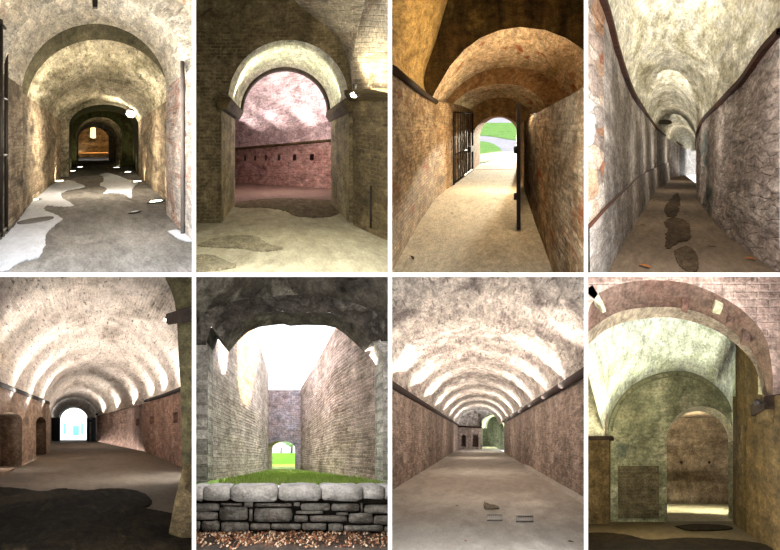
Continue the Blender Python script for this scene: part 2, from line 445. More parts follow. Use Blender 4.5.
# ================================================================ 1: hall with floor spotlights
def room1():
    R = Room(B(0, 0), (98, 141), 132)
    vault_a = mk('limewashed_brick', ['#a89f8b', '#cdc4ae', '#e4ddcb', '#d8cbb6'], 0.9, 5, (0.21, 0.07, 0.55, '#cfc6b4'), bump=0.7, spots=[('#b06a50', 1.3, 0.56)], seed=1)
    band = mk('pale_plaster', ['#b5ae9e', '#d2ccbc', '#c4bba8', '#e0dacb'], 1.2, 5, (0.21, 0.07, 0.25, '#bdb5a5'), bump=0.6, pits=0.4, seed=2)
    vault_c = mk('mossy_plaster', ['#5d5a46', '#a09982', '#c2bba4', '#8a856c', '#d6cfb8'], 0.8, 5, (0.21, 0.07, 0.35, '#a39b85'), bump=1.0, pits=0.6, seed=3)
    wall_c = mk('worn_brick_wall', ['#5a5044', '#8f826e', '#b0a088', '#7a6758', '#beb29c'], 0.9, 6, (0.21, 0.07, 0.6, '#8d8270'), streak=0.3, bump=1.0, pits=0.4, seed=4)
    pier = mk('grey_red_brick', ['#a59f9a', '#c0b8b2', '#a37c6c', '#cdc6c0', '#b98a78'], 1.1, 6, (0.21, 0.07, 0.8, '#b3ada6'), bump=0.9, seed=5)
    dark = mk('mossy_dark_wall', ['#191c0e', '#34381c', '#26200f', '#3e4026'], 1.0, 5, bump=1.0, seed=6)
    dgrey = mk('concrete_floor', ['#5c5a57', '#74716d', '#65625e', '#827e7a'], 0.9, 6, bump=0.3, contrast=0.32, seed=7)
    warm = mk('ochre_plaster', ['#6d5538', '#94754c', '#7d6340'], 1.0, 4, streak=0.5, seed=8)
    VL, VR = -135, 150
    hfloor(R, 'floor', dgrey, lambda r: 98-190/r, lambda r: 98+190/r, [0.99, 1.4, 2, 3, 4.2, 6.5, 14], 'grey concrete floor of the hall with spotlights in the ground', nv=[10, 10, 8, 6, 5, 4])
    def ring(r, ul, ur, vs, vt, n=41): return R.arch(r, 98+ul/r, 98+ur/r, 141+vs/r, 141+vs/r, 141+vt/r, n)
    a0, a1 = ring(1.0, -165, 165, -80, -245), ring(1.42, -165, 165, -80, -245)
    b0, b1 = ring(1.42, -138, 126, -80, -211), ring(1.8, -138, 126, -80, -211)
    c0, cm, c1, c2 = ring(1.8, -158, 166, -76, -242), ring(2.15, -154, 160, -74, -218), ring(2.6, -146, 156, -72, -190), ring(3.7, -143, 156, -58, -143)
    struct(R.grid('ceiling', [a0, a1], vault_a, 41, 10, 0.012), 'limewashed brick vault with red streaks nearest the hall entrance', 'vault')
    struct(R.grid('ceiling', [a1, b0], band, 41, 3, 0.006), 'pale arch edge stepping down from the entrance vault', 'arch')
    struct(R.grid('ceiling', [b0, b1], band, 41, 10, 0.012), 'broad pale plaster arch band in front of the hall', 'arch')
    struct(R.grid('ceiling', [b1, c0], vault_c, 41, 3, 0.01), 'dark back edge of the broad arch band', 'arch')
    dark_strip = mk('dark_vault_strip', ['#1f1e12', '#3a3824', '#4d4a34', '#2a2918'], 1.4, 6, (0.06, 0.3, 0.6, '#6b6650'), bump=1.0, seed=113)  # vault just behind the arch band coloured darker than the rest
    struct(R.grid('ceiling', [c0, cm], dark_strip, 61, 10, 0.05, 1.6), 'dark strip of vault behind the broad arch band', 'vault')
    struct(R.grid('ceiling', [cm, c1, c2], vault_c, 61, 24, 0.05, 1.6), 'mossy pitted barrel vault of the spotlit hall', 'vault')
    def side(name, u0, u1, r0, r1, v0, v1, mat, lab, nv=14, amp=0.02):
        rows = [[R.uv(u0, 134, r0), R.uv(u0, v0, r0)], [R.uv(u1, 134, r1), R.uv(u1, v1, r1)]]
        return struct(R.grid(name, rows, mat, 22, nv, amp), lab, 'wall')
    side('wall_left', -135, -135, 1.0, 1.8, -96, -96, wall_c, 'left brick pier wall at the hall entrance')
    side('wall_left', -142, -137, 1.8, 3.7, -92, -74, wall_c, 'left worn brick wall of the spotlit hall', 30, 0.04)
    side('wall_right', 123, 123, 1.0, 1.8, -96, -96, pier, 'right grey and red brick pier beside the hall entrance')
    side('wall_right', 150, 150, 1.8, 3.7, -92, -74, wall_c, 'right worn brick wall of the spotlit hall', 30, 0.04)
    struct(R.grid('wall_right', [[R.uv(123, 134, 1.8), R.uv(123, -82, 1.8)], [R.uv(152, 134, 1.8), R.uv(152, -82, 1.8)]], pier, 16, 4, 0.004), 'back of the right brick pier', 'wall')
    struct(R.grid('wall_left', [[R.uv(-135, 134, 1.8), R.uv(-135, -82, 1.8)], [R.uv(-144, 134, 1.8), R.uv(-144, -82, 1.8)]], pier, 16, 3, 0.002), 'back of the left brick pier', 'wall')
    # end wall with dark archway
    def arch_px(xl, xr, yb, ys, yt, n=20):
        xc, hw = (xl+xr)/2, (xr-xl)/2
        return [(xl, yb)]+[(xc-hw*math.cos(math.pi*k/n), ys-(ys-yt)*math.sin(math.pi*k/n)) for k in range(n+1)]+[(xr, yb)]
    yb = 141+132/3.7
    struct(R.panel('wall_back', [(56, yb+1), (56, 90), (146, 90), (146, yb+1)], R.fplane(3.7), vault_c, [arch_px(69, 138.5, yb+0.6, 126, 104.5)]), 'end wall of the spotlit hall round the dark archway', 'wall')
    def pxring(r, xl, xr, ys, yt, n=33):
        yb_ = 141+134/r
        return [R.pt(xl, yb_, r)]+R.arch(r, xl, xr, ys, ys, yt, n-2)+[R.pt(xr, yb_, r)]
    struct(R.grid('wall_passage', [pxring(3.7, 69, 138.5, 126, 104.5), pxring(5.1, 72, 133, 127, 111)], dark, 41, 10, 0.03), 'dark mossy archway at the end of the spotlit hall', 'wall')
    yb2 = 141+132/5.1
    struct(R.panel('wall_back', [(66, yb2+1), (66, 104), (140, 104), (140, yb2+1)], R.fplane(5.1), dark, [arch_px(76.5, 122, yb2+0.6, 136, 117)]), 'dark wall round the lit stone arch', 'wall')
    stone = mk('lit_rubble_arch', ['#4e4634', '#7f745a', '#a79b7c', '#62583f'], 1.0, 6, bump=1.0, stones=(3.0, 0.6, '#3b3527'), seed=9)
    struct(R.grid('wall_passage', [pxring(5.1, 76.5, 122, 136, 117), pxring(6.8, 78.5, 108.5, 139, 127.5)], stone, 41, 10, 0.03), 'splayed rubble arch leading to the ochre room', 'wall')
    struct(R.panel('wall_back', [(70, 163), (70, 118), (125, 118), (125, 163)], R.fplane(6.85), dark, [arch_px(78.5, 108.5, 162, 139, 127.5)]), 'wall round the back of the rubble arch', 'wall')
    struct(R.grid('wall_back', [[R.uv(-260, 134, 12), R.uv(-260, -220, 12)], [R.uv(200, 134, 12), R.uv(200, -220, 12)]], warm, 12, 12, 0.02, swap=True), 'ochre plaster wall at the far end of the hall', 'wall')
    struct(R.grid('ceiling', [[R.uv(-260, -200, 6.9), R.uv(200, -200, 6.9)], [R.uv(-260, -200, 12), R.uv(200, -200, 12)]], warm, 8, 8), 'ceiling of the ochre room', 'ceiling')
    for u in (-260, 200):
        struct(R.grid('wall_left' if u < 0 else 'wall_right', [[R.uv(u, 134, 6.9), R.uv(u, -210, 6.9)], [R.uv(u, 134, 12), R.uv(u, -210, 12)]], warm, 8, 8), 'side wall of the ochre room', 'wall')
    # step in the floor of the ochre room
    struct(R.prism('trim_step', [R.uv(-250, 131, 8.2), R.uv(190, 131, 8.2), R.uv(190, 112, 8.2), R.uv(-250, 112, 8.2)], R.uv(0, 0, 10.2)-R.uv(0, 0, 8.2), warm), 'low step across the ochre room', 'step')
    # patches of pale crust
    pale = mk('pale_crust', ['#aab0bb', '#c3c8d2', '#b5bac4'], 1.2, 8, bump=0.15, contrast=0.15, rough=0.5, spec=0.3, seed=10)
    blob(R, 'pale_patch', [(-8, 272), (-8, 252), (9, 233), (19, 221), (35, 199), (56, 183), (70, 181), (84, 187), (70, 190), (61, 194), (64, 199), (74, 206), (60, 207), (47, 206), (46, 211), (62, 219), (55, 226), (46, 234), (45, 246), (38, 258), (22, 262), (8, 270)], pale, 'large pale grey patch along the left side of the concrete floor', 'patch', 90)
    blob(R, 'pale_patch', [(100, 175), (108, 173), (118, 176), (128, 180), (138, 182.5), (132, 190), (132, 199), (124, 195), (112, 193.5), (104, 194), (107, 189), (100, 185), (104, 180)], pale, 'smaller pale patch in the middle of the concrete floor', 'patch', 60, jag=0.02)
    blob(R, 'pale_patch', [(168, 232), (178, 231), (192, 238), (192, 242), (180, 240)], pale, 'pale patch at the foot of the right brick pier', 'patch', 40, jag=0.01)
    # floor spotlights
    nrm = floor_normal(R); rot = floor_rot(R)
    names = [(31, 201, 'floor light in the pale patch near the left wall, nearest the entrance'), (59.3, 181.5, 'second floor light along the left wall'), (72.5, 171.5, 'floor light at the left foot of the dark archway'), (80.4, 167.5, 'floor light at the left foot of the rubble arch'),
             (116.5, 168, 'floor light at the right foot of the rubble arch'), (127.7, 172.5, 'floor light under the right side of the dark archway'), (137.4, 182, 'second floor light along the right wall'), (156.2, 202, 'floor light beside the right brick pier, nearest the entrance')]
    first = None
    for x, y, lab in names:
        p = R.fl(x, y)
        if first is None:
            t = empty('floor_light', p, lab, 'floor light', 'floor lights along the hall'); t.rotation_euler = rot
            lathe('rim', [(0.17, 0), (0.17, 0.03), (0.14, 0.035), (0.13, 0.02), (0.13, 0.0)], lamp_body, t, scale=(1, 2.2, 1)); lathe('lens', [(0.128, 0.01), (0.10, 0.03), (0.03, 0.036)], lamp_glass, t, scale=(1, 2.2, 1)); first = t
        else:
            t = first.copy(); C.objects.link(t); t.location = p; t['label'] = lab
            for ch in first.children:
                c = ch.copy(); C.objects.link(c); c.parent = t
        s_ = 0.10 if y > 175 else 0.16
        light('SPOT', 'floor_spotlight', p+nrm*0.15, 70 if y > 175 else 130, '#ffe8c8', 0.12, p+nrm*3+Vector((-0.9 if x < 98 else 0.9, 1.0, 0)), angle=120, blend=0.8)
    t = empty('floor_light', R.fl(135, 212.5), 'unlit dusty floor light on the right of the concrete floor', 'floor light'); t.rotation_euler = rot
    lathe('rim', [(0.1, 0), (0.1, 0.02), (0.08, 0.025)], lamp_body, t, scale=(1, 2.2, 1)); lathe('lens', [(0.078, 0.01), (0.05, 0.03)], pale, t, scale=(1, 2.2, 1))
    o = lathe('manhole_cover', [(0.2, 0), (0.2, 0.045), (0.17, 0.05), (0.16, 0.043), (0.02, 0.043)], dgrey, None, R.fl(36.4, 221.7), scale=(1, 2.2, 1)); o.rotation_euler = rot
    tag(o, 'round grey cover set in the large pale patch', 'cover')
    # wall lamp on the right
    p = R.pt(130.5, 114, 3.62)
    t = empty('wall_lamp', p, 'bright lamp at the top right of the dark archway', 'lamp')
    lathe('lens', [(0.02, -0.14), (0.13, -0.1), (0.17, 0), (0.13, 0.1), (0.02, 0.14)], lamp_glass, t); lathe('housing', [(0.03, 0.14), (0.2, 0.1), (0.12, 0.3), (0.02, 0.32)], lamp_body, t)
    light('POINT', 'wall_lamp_light', p+Vector((-0.1, -0.6, -0.05)), 50, '#ffedd0', 0.1)
    # iron gate leaf folded to the left edge
    t = empty('iron_gate', R.uv(-131, 132, 1.5), 'black iron gate leaf folded against the left edge of the hall entrance', 'gate')
    loc = t.location.copy()
    def bar(nm, a, b, rad):
        o = tube(nm, [a, b], rad, iron, None, R); o.parent = t; o.matrix_parent_inverse = t.matrix_world.inverted() if False else o.matrix_parent_inverse
        o.location = -loc; return o
    for r_ in (1.44, 1.36): bar('bar', R.uv(-132, 130, r_), R.uv(-132, -165, r_), 0.03)
    for v_ in (125, 20, -60, -160): bar('rail', R.uv(-132, v_, 1.32), R.uv(-132, v_, 1.45), 0.025)
    # pipe on the right pier
    tag(tube('drain_pipe', [R.uv(119.5, 131, 1.41), R.uv(119.5, 40, 1.41), R.uv(119.5, -70, 1.41), R.uv(119, -112, 1.41)], 0.035, plain('grey_pipe', '#6a6560', 0.6), None, R), 'thin grey pipe running up the right brick pier', 'pipe')
    struct(R.prism('trim_keystone', [R.pt(92, -6, 1.44), R.pt(98, -6, 1.44), R.pt(97.5, 7, 1.44), R.pt(92.5, 7, 1.44)], R.ax(0.12), iron), 'dark block hanging at the crown of the entrance vault', 'block')
    # lights
    light('POINT', 'hall_fill', R.uv(-20, 0, 2.4), 230, '#fff0d8', 0.4)  # unseen fill added to lift the hall vault
    light('POINT', 'entrance_fill', R.uv(0, -60, 1.25), 170, '#fff6e8', 0.3)  # extra fill without a fixture, brightens the near vault
    light('SPOT', 'arch_uplight', R.pt(119.5, 166, 5.35), 260, '#fff0c8', 0.1, R.pt(116, 135, 6.0), angle=100, blend=0.8)
    light('SPOT', 'arch_uplight', R.pt(72, 168, 4.0), 120, '#f4f0c0', 0.1, R.pt(80, 110, 4.6), angle=100, blend=0.8)
    light('AREA', 'ochre_room_light', R.uv(-40, -190, 9), 1500, '#ffd79c', 1.5, R.uv(-40, 20, 12))
    p = R.pt(93, 131.5, 11.2)
    t = empty('hanging_lamp', p, 'small glowing lamp hanging in the far ochre room', 'lamp'); lathe('lamp_shade', [(0.05, 1.0), (0.28, 0.9), (0.34, -0.8), (0.1, -0.9)], plain('glowing_shade', '#ffe7b0', 0.5, emit=1.2, emit_col='#ffdf9a'), t, n=14)
room1()

def ground_patch(R, name, mat, pts, rtab, lift, label, cat, kind=None, n=40, rel=True):
    """a sheet lying on rising ground whose depth at each height in view is given by rtab"""
    P = catmull([(x, y, 0) for x, y in pts]+[(pts[0][0], pts[0][1], 0)], n+1)[:-1]
    def rr(y):
        for (y0, r0), (y1, r1) in zip(rtab, rtab[1:]):
            if y >= y1 or (y1, r1) == rtab[-1]:
                f = (y-y0)/(y1-y0); return 1/((1-f)/r0+f/r1)
    bm = bmesh.new(); ul = bm.loops.layers.uv.new('UVMap')
    vs = [bm.verts.new(R.pt(p.x, p.y, rr(p.y))+Vector((0, 0, lift))) for p in P]
    es = [bm.edges.new((a, b)) for a, b in zip(vs, vs[1:]+vs[:1])]
    bmesh.ops.triangle_fill(bm, edges=es, use_beauty=True)
    for f in bm.faces:
        for lp in f.loops:
            qq = R.q(lp.vert.co); lp[ul].uv = (qq.x, qq.z)
    R.clip(bm)
    return tag(link(name, bm, mat, None, False), label, cat, None, kind)

# ================================================================ 2: arch opening onto the pink gallery
def room2():
    R = Room(B(1, 0), (276, 148), 125)
    brown = mk('brown_brick', ['#5a4c34', '#80704f', '#6b5d40', '#93815f'], 0.9, 5, (0.21, 0.07, 0.9, '#7d6e52'), streak=0.3, bump=0.8, seed=11, spots=[('#4a4a22', 0.8, 0.62)])
    lime = mk('yellow_limewash', ['#b4b096', '#d2cfb6', '#e0ddca', '#aba68a'], 1.5, 6, (0.21, 0.07, 0.25, '#c5c09c'), bump=0.6, pits=0.3, seed=12)
    jamb = mk('stained_jamb', ['#857a58', '#a99e78', '#96885f', '#756d4c'], 1.2, 5, streak=0.35, bump=0.5, seed=13)
    palebrick = mk('pale_brick_vault', ['#a89a80', '#c3b69b', '#9c8a70', '#b8a890'], 1.2, 6, (0.21, 0.07, 0.8, '#cbbfa6'), bump=0.8, seed=14, spots=[('#8c4a30', 0.9, 0.66)])
    pinkv = mk('pink_vault', ['#958080', '#c8b6b4', '#b3a09f', '#d9cbc8'], 1.0, 5, (0.22, 0.06, 0.5, '#d0b8b4'), bump=0.8, pits=0.5, seed=15)
    pinkw = mk('pink_brick_wall', ['#7d6058', '#a88a80', '#957268', '#bda298'], 1.0, 6, (0.21, 0.07, 0.8, '#a88378'), bump=0.8, pits=0.3, seed=16)
    flo = mk('pale_ground', ['#8f876c', '#aaa184', '#9c9376', '#b8b094'], 0.9, 7, bump=0.3, contrast=0.22, seed=17)
    pinkf = mk('rosy_ground', ['#68554b', '#776258'], 0.8, 6, bump=0.2, contrast=0.15, seed=18)
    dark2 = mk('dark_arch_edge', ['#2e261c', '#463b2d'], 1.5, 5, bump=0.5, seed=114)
    hfloor(R, 'floor', flo, lambda r: 276-150/r, lambda r: 276+170/r, [0.99, 1.3, 1.7, 2.25], 'pale earth floor in front of the limewashed arch', nv=8)
    hfloor(R, 'floor', pinkf, lambda r: 200, lambda r: 384, [2.25, 3, 4.0], 'rosy earth floor of the gallery beyond the arch', nv=8)
    # front wall with the arch
    n = 30; cx, cy, rad = 288.5, 99, 60
    arc = [(cx-rad*math.cos(math.pi*k/n), cy-(cy-40)*math.sin(math.pi*k/n)) for k in range(n+1)]
    hole = [(221.5, 223.4), (221.5, 104)]+arc+[(349, 223.4)]
    out = [(186, 224), (186, -12), (303, -12), (307, 3), (328, 20), (346, 38), (354, 60), (357, 80), (358, 98), (358, 224)]
    struct(R.panel('wall_front', out, R.fplane(1.67), brown, [hole]), 'brown brick wall round the limewashed arch', 'wall')
    def ring(r, pts): return [R.pt(R.vp[0]+(x-R.vp[0])*1.67/r, R.vp[1]+(y-R.vp[1])*1.67/r, r) for x, y in pts]
    struct(R.grid('ceiling', [ring(1.67, arc), ring(2.22, arc)], lime, 45, 14, 0.012), 'limewashed soffit of the round arch', 'arch')
    arc2 = [(288.5+(x-288.5)*0.955, 99+(y-99)*0.955) for x, y in arc]
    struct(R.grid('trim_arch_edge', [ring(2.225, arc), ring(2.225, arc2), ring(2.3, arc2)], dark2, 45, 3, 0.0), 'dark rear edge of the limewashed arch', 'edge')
    for nm, x, lab in (('wall_left', 221.5, 'left stained jamb under the limewashed arch'), ('wall_right', 349, 'right stained jamb under the limewashed arch')):
        struct(R.grid(nm, [ring(1.67, [(x, 224), (x, 98)]), ring(2.22, [(x, 224), (x, 98)])], jamb, 24, 10, 0.008), lab, 'wall')
    ax = R.uv(0, 0, 2.24)-R.uv(0, 0, 1.63)
    dk = mk('dark_capital_stone', ['#3c311e', '#584a2e', '#4a3e28'], 2.0, 6, bump=0.6, seed=19)
    struct(R.prism('trim_capital', [R.pt(*p, 1.63) for p in ((217, 96.5), (230, 96.5), (231, 100), (226, 109), (217, 109))], ax, dk, bevel=0.01), 'dark moulded capital on the left jamb', 'capital')
    struct(R.prism('trim_capital', [R.pt(*p, 1.63) for p in ((345, 98), (357, 98), (357, 112), (349, 112), (344, 105))], ax, dk, bevel=0.01), 'dark moulded capital on the right jamb', 'capital')
    # groin vault on the upper right
    c1 = R.curve([(289, -12), (297, 3), (318, 20), (337, 38), (347, 60), (351, 80), (353, 99)], 1.668)
    c2 = R.curve([(367, -12, 1.3), (363, 8, 1.33), (357, 34, 1.4), (353, 60, 1.5), (352.5, 80, 1.6), (353, 99, 1.66)])
    c3 = R.curve([(400, -12, 1.05), (400, 20, 1.1), (400, 50, 1.18), (400, 75, 1.25), (400, 99, 1.29)])
    struct(R.grid('ceiling', [c1, c2], palebrick, 33, 12, 0.015), 'pale groin of the vault with red patches, above the right of the arch', 'vault')
    struct(R.grid('ceiling', [c2, c3], palebrick, 33, 16, 0.015), 'pale brick vault above the ledge lamp', 'vault')
    struct(R.grid('wall_right', [[R.pt(353, 226, 1.62), R.pt(353, 97, 1.62)], [R.pt(400, 246, 1.27), R.pt(400, 96, 1.27)]], brown, 30, 14, 0.015), 'brown brick wall to the right of the arch', 'wall')
    struct(R.prism('trim_ledge', [R.pt(349, 96.5, 1.64), R.pt(349, 101, 1.64), R.pt(400, 100.5, 1.25), R.pt(400, 96, 1.25)], Vector((-0.06, -0.35, 0)), dk), 'narrow dark ledge along the right brick wall', 'ledge')
    # gallery beyond
    rf = lambda x: 1/(0.2778+(x-238)*0.000522)
    yl = lambda x: 148-8.5*(x-238)/96
    p = [R.pt(x, 148+127/rf(x), rf(x)) for x in (200, 384)]; tp = R.pt(200, yl(200), rf(200))
    holes = []
    for x, wd in ((245, 2), (255, 2.2), (266, 2.2), (279, 2.6), (294.5, 3.6), (312, 4), (332.5, 4)):
        yy = 158-(x-245)*0.012; h = 2.3+wd*0.25; holes.append([(x-wd/2, yy+h), (x-wd/2, yy-h), (x+wd/2, yy-h), (x+wd/2, yy+h)])
    pl = R.plane(p[0], p[1], tp)
    struct(R.panel('wall_back', [(200, 148+127/rf(200)), (200, yl(200)), (384, yl(384)), (384, 148+127/rf(384))], pl, pinkw, holes, reveal=Vector((0, 0.8, 0.1))), 'pink brick gallery wall with a row of small slots', 'wall')
    rows = []
    for x in (200, 246, 292, 338, 384):
        u = (x-276)*rf(x); vl = (yl(x)-148)*rf(x); row = []
        for k in range(25):
            th = math.pi*0.5*k/24*1.25
            row.append(R.uv(u, vl-190*math.sin(th), 2.3+(rf(x)-2.3)*max(-0.05, math.cos(th))))
        rows.append(row)
    struct(R.grid('ceiling', rows, pinkv, 41, 12, 0.02), 'pink limewashed vault of the gallery beyond the arch', 'vault')
    struct(R.prism('trim_ledge', [R.pt(x, y, rf(x)*0.985) for x, y in ((200, yl(200)-0.6), (384, yl(384)-0.8), (384, yl(384)+1.0), (200, yl(200)+0.8))], Vector((0, 0.4, 0.05)), dk), 'dark ledge along the top of the pink gallery wall', 'ledge')
    for x in (200, 384):
        struct(R.grid('wall_left' if x < 250 else 'wall_right', [[R.pt(x, 215, 2.23), R.pt(x, 20, 2.23)], [R.pt(x, 215, 4.0), R.pt(x, 20, 4.0)]], pinkw, 8, 8), 'end wall closing the pink gallery', 'wall')
    # dark gravel patches
    gv = mk('dark_gravel', ['#6e664e', '#8b8268'], 3.0, 9, bump=0.5, seed=20)
    blob(R, 'gravel_patch', [(196, 246), (215, 239), (240, 236), (258, 238), (268, 245), (284, 249), (262, 252), (240, 249), (215, 248)], gv, 'long dark gravel patch across the pale earth floor', 'patch', 70)
    blob(R, 'gravel_patch', [(188, 257), (210, 256), (226, 262), (235, 268), (205, 272), (188, 272)], gv, 'dark gravel patch in the near left of the pale earth floor', 'patch', 60)
    shade_mat = mk('shaded_ground', ['#574d38', '#6b5f47'], 2.0, 8, bump=0.2, rough=0.95, spec=0.03, seed=21)  # shadow under the arch painted as a darker floor colour
    blob(R, 'damp_shade_patch', [(236, 203), (262, 199.5), (300, 199), (338, 202), (342, 210), (330, 217), (300, 217), (284, 211), (262, 208), (238, 208)], shade_mat, 'dark band of painted shade on the floor under the arch', 'patch', 60)
    # ledge lamp and post
    p = R.pt(354, 95.5, 1.5); t = empty('wall_lamp', p, 'bright uplighter standing on the dark ledge', 'lamp')
    lathe('lens', [(0.01, -0.03), (0.05, -0.02), (0.065, 0.02), (0.03, 0.05)], lamp_glass, t); lathe('housing', [(0.03, 0.05), (0.05, 0.06), (0.05, 0.2), (0.02, 0.22)], lamp_body, t, (0.03, 0, 0))
    light('POINT', 'ledge_lamp_light', p+Vector((0.1, -0.35, 0.25)), 9, '#fff3d4', 0.04)
    strip('ledge_strip_fill', R.pt(376, 90, 1.32), 26, '#fff3d8', 1.2, R.pt(372, 20, 1.25), R.pt(400, 92, 1.25)-R.pt(353, 92, 1.6))  # soft fill added along the ledge to brighten the pale vault
    a, b = R.pt(371, 228.5, 1.46), R.pt(371, 186, 1.46)
    tag(tube('iron_post', [a, b], 0.025, iron, None, R), 'thin dark iron post standing by the right brick wall', 'post')
    for x in (235, 343): light('SPOT', 'capital_uplight', R.pt(x, 98, 1.86), 200, '#fafae0', 0.12, R.pt(288, 45, 1.95), angle=120, blend=0.9)
    light('SPOT', 'floor_flood', R.uv(10, -205, 1.3), 330, '#f6f0cc', 0.5, R.uv(10, 125, 1.2), angle=75, blend=0.9)
    for x in (244, 268, 300, 336): light('SPOT', 'gallery_uplight', R.pt(x, yl(x)-1.6, rf(x)*0.97), 120, '#fff0ee', 0.1, R.uv((x-276)*rf(x), -230, 2.9), angle=110, blend=0.9)
    light('POINT', 'gallery_light', R.uv(20, -40, 2.7), 170, '#ffeeea', 0.5)
room2()

# ================================================================ 3: gated passage to the lawn
def room3():
    R = Room(B(2, 0), (500, 132), 140, 1.62)
    st = mk('ochre_masonry', ['#6a5840', '#9c8564', '#b9a382', '#84694a', '#ae9672'], 1.0, 5, (0.35, 0.1, 0.7, '#8c7350'), bump=1.1, pits=0.5, seed=31, spots=[('#8e4c28', 0.8, 0.59)])
    arch1 = mk('tan_arch_stone', ['#a18a68', '#cdb592', '#dcc8a6', '#b0956f'], 1.1, 5, stones=(2.2, 0.5, '#8b7350'), bump=1.0, pits=0.3, seed=32, spots=[('#9c5434', 1.1, 0.59)])
    redface = mk('reddish_arch_face', ['#5f4832', '#866544', '#9c7d58', '#705238'], 1.2, 5, (0.07, 0.5, 0.6, '#8a6a45'), bump=0.9, seed=33)
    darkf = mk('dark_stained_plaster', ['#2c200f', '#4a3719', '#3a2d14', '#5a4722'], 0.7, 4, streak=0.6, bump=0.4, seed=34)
    plas = mk('brown_plaster', ['#7c6240', '#98794f', '#8b6c46'], 0.9, 5, streak=0.3, bump=0.5, seed=35)
    brick = mk('pale_red_brick', ['#9c7355', '#b78e6e', '#a97c5e'], 1.0, 6, (0.2, 0.07, 0.8, '#c2a88c'), bump=0.6, seed=36)
    gr = mk('pale_gravel', ['#a59a82', '#bdb299', '#afa48c', '#c9bfa6'], 0.8, 9, bump=0.6, contrast=0.3, seed=37)
    pave = mk('grey_path', ['#77767c', '#868489'], 0.5, 5, bump=0.2, contrast=0.1, seed=38)
    grass = mk('mown_grass', ['#456528', '#587a38', '#4d6e30'], 0.6, 9, bump=0.6, contrast=0.3, seed=39)
    hfloor(R, 'floor', gr, lambda r: 500-190/r, lambda r: 500+120/r, [0.99, 1.4, 2, 3, 4.3], 'pale gravel floor of the gated passage', nv=10)
    wl = [(0.99, -108), (1.5, -124), (2.1, -136), (2.9, -122), (3.7, -100)]
    rows = [[R.uv(u, 141, r), R.uv(u, -66 if r < 2.2 else -80, r)] for r, u in wl]
    struct(R.grid('wall_left', rows, st, 34, 12, 0.03, 1.5), 'left ochre masonry wall of the gated passage', 'wall')
    rows = [[R.uv(u, 141, r), R.uv(u, -28, r)] for r, u in ((0.618, 53), (1.0, 53), (1.5, 54), (2.4, 58), (3.7, 76))]
    struct(R.grid('wall_right', rows, st, 34, 14, 0.03, 1.5), 'right ochre masonry wall of the gated passage', 'wall')
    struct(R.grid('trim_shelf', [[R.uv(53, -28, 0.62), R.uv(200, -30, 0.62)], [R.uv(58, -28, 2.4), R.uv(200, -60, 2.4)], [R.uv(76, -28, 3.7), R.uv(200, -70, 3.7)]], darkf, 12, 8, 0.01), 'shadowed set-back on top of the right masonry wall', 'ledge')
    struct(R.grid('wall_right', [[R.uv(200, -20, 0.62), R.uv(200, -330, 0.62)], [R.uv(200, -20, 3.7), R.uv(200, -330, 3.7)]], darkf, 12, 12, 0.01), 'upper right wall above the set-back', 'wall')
    # ledge on the left
    top = [R.uv(u+3, -66, r) for r, u in ((0.99, -110), (1.5, -124), (2.08, -136))]
    bm = tube('trim_ledge', [R.uv(u+4, -62, r) for r, u in ((0.99, -110), (1.25, -117), (1.5, -124), (1.8, -131), (2.06, -135))], 0.085, mk('dark_ledge', ['#2a1e14', '#3f2e1e'], 1.5, 5, seed=30), None, R)
    struct(bm, 'dark ledge along the top of the left masonry wall', 'ledge')
    # near vault: tan part on the left, dark stained face over the arch
    A = R.curve([(380, 62, 1.0), (384, 30, 1.05), (392, -15, 1.1)])
    Bc = R.curve([(436, 106, 2.08), (424, 82, 2.02), (436, 40, 2.0), (452, -15, 1.96)])
    struct(R.grid('ceiling', [A, Bc], mk('tan_cracked_plaster', ['#86693a', '#a5884f', '#b8995f', '#7a5e34'], 1.0, 4, bump=0.8, pits=0.3, seed=40), 33, 20, 0.03), 'tan cracked plaster vault at the upper left of the passage', 'vault')
    e1 = [(427, 108), (436, 90), (450, 66), (464, 50), (480, 38), (500, 30), (520, 27), (545, 30), (566, 38), (584, 50), (600, 64)]
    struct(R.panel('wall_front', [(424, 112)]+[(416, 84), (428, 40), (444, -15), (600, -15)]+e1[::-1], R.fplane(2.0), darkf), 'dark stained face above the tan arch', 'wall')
    e2 = [(440, 111), (447, 100), (457, 88), (470, 78), (487, 70), (510, 67), (533, 70), (552, 80), (566, 96), (572, 110)]
    c1, c2 = R.curve(e1, 2.0), R.curve(e2, 2.9)
    struct(R.grid('ceiling', [c1, c2], arch1, 41, 20, 0.05, 1.4), 'wide tan stone arch of the gated passage', 'arch')
    e3 = [(446, 112), (455, 102), (466, 93), (480, 87), (500, 84), (520, 86), (534, 93), (543, 102), (548, 112)]
    struct(R.grid('wall_front', [c2, R.curve(e3, 2.9)], redface, 41, 6, 0.012, swap=True), 'reddish face of the inner arch', 'arch')
    e4 = [(468, 113), (474, 107), (482, 102), (492, 99), (503, 98), (512, 99.5), (520, 103), (526, 108), (530, 114)]
    struct(R.grid('ceiling', [R.curve(e3, 2.9), R.curve(e4, 3.7)], arch1, 41, 16, 0.03, 1.6), 'pale inner arch above the iron gates', 'arch')
    # end wall with the exit arch
    n = 24; y0 = 132+140/3.7
    def exit_arc(xl, xr, ys, yt): return [((xl+xr)/2-(xr-xl)/2*math.cos(math.pi*k/n), ys-(ys-yt)*math.sin(math.pi*k/n)) for k in range(n+1)]
    hole = [(473, y0-0.3)]+exit_arc(473, 523, 138, 116)+[(523, y0-0.3)]
    struct(R.panel('wall_back', [(464, y0), (464, 96), (534, 96), (534, y0)], R.fplane(3.7), plas, [hole]), 'brown plaster end wall round the exit arch', 'wall')
    def xr(r, xl, xr_, ys, yt): return [R.pt(xl, 132+141/r, r)]+[R.pt(x, y, r) for x, y in exit_arc(xl, xr_, ys, yt)]+[R.pt(xr_, 132+141/r, r)]
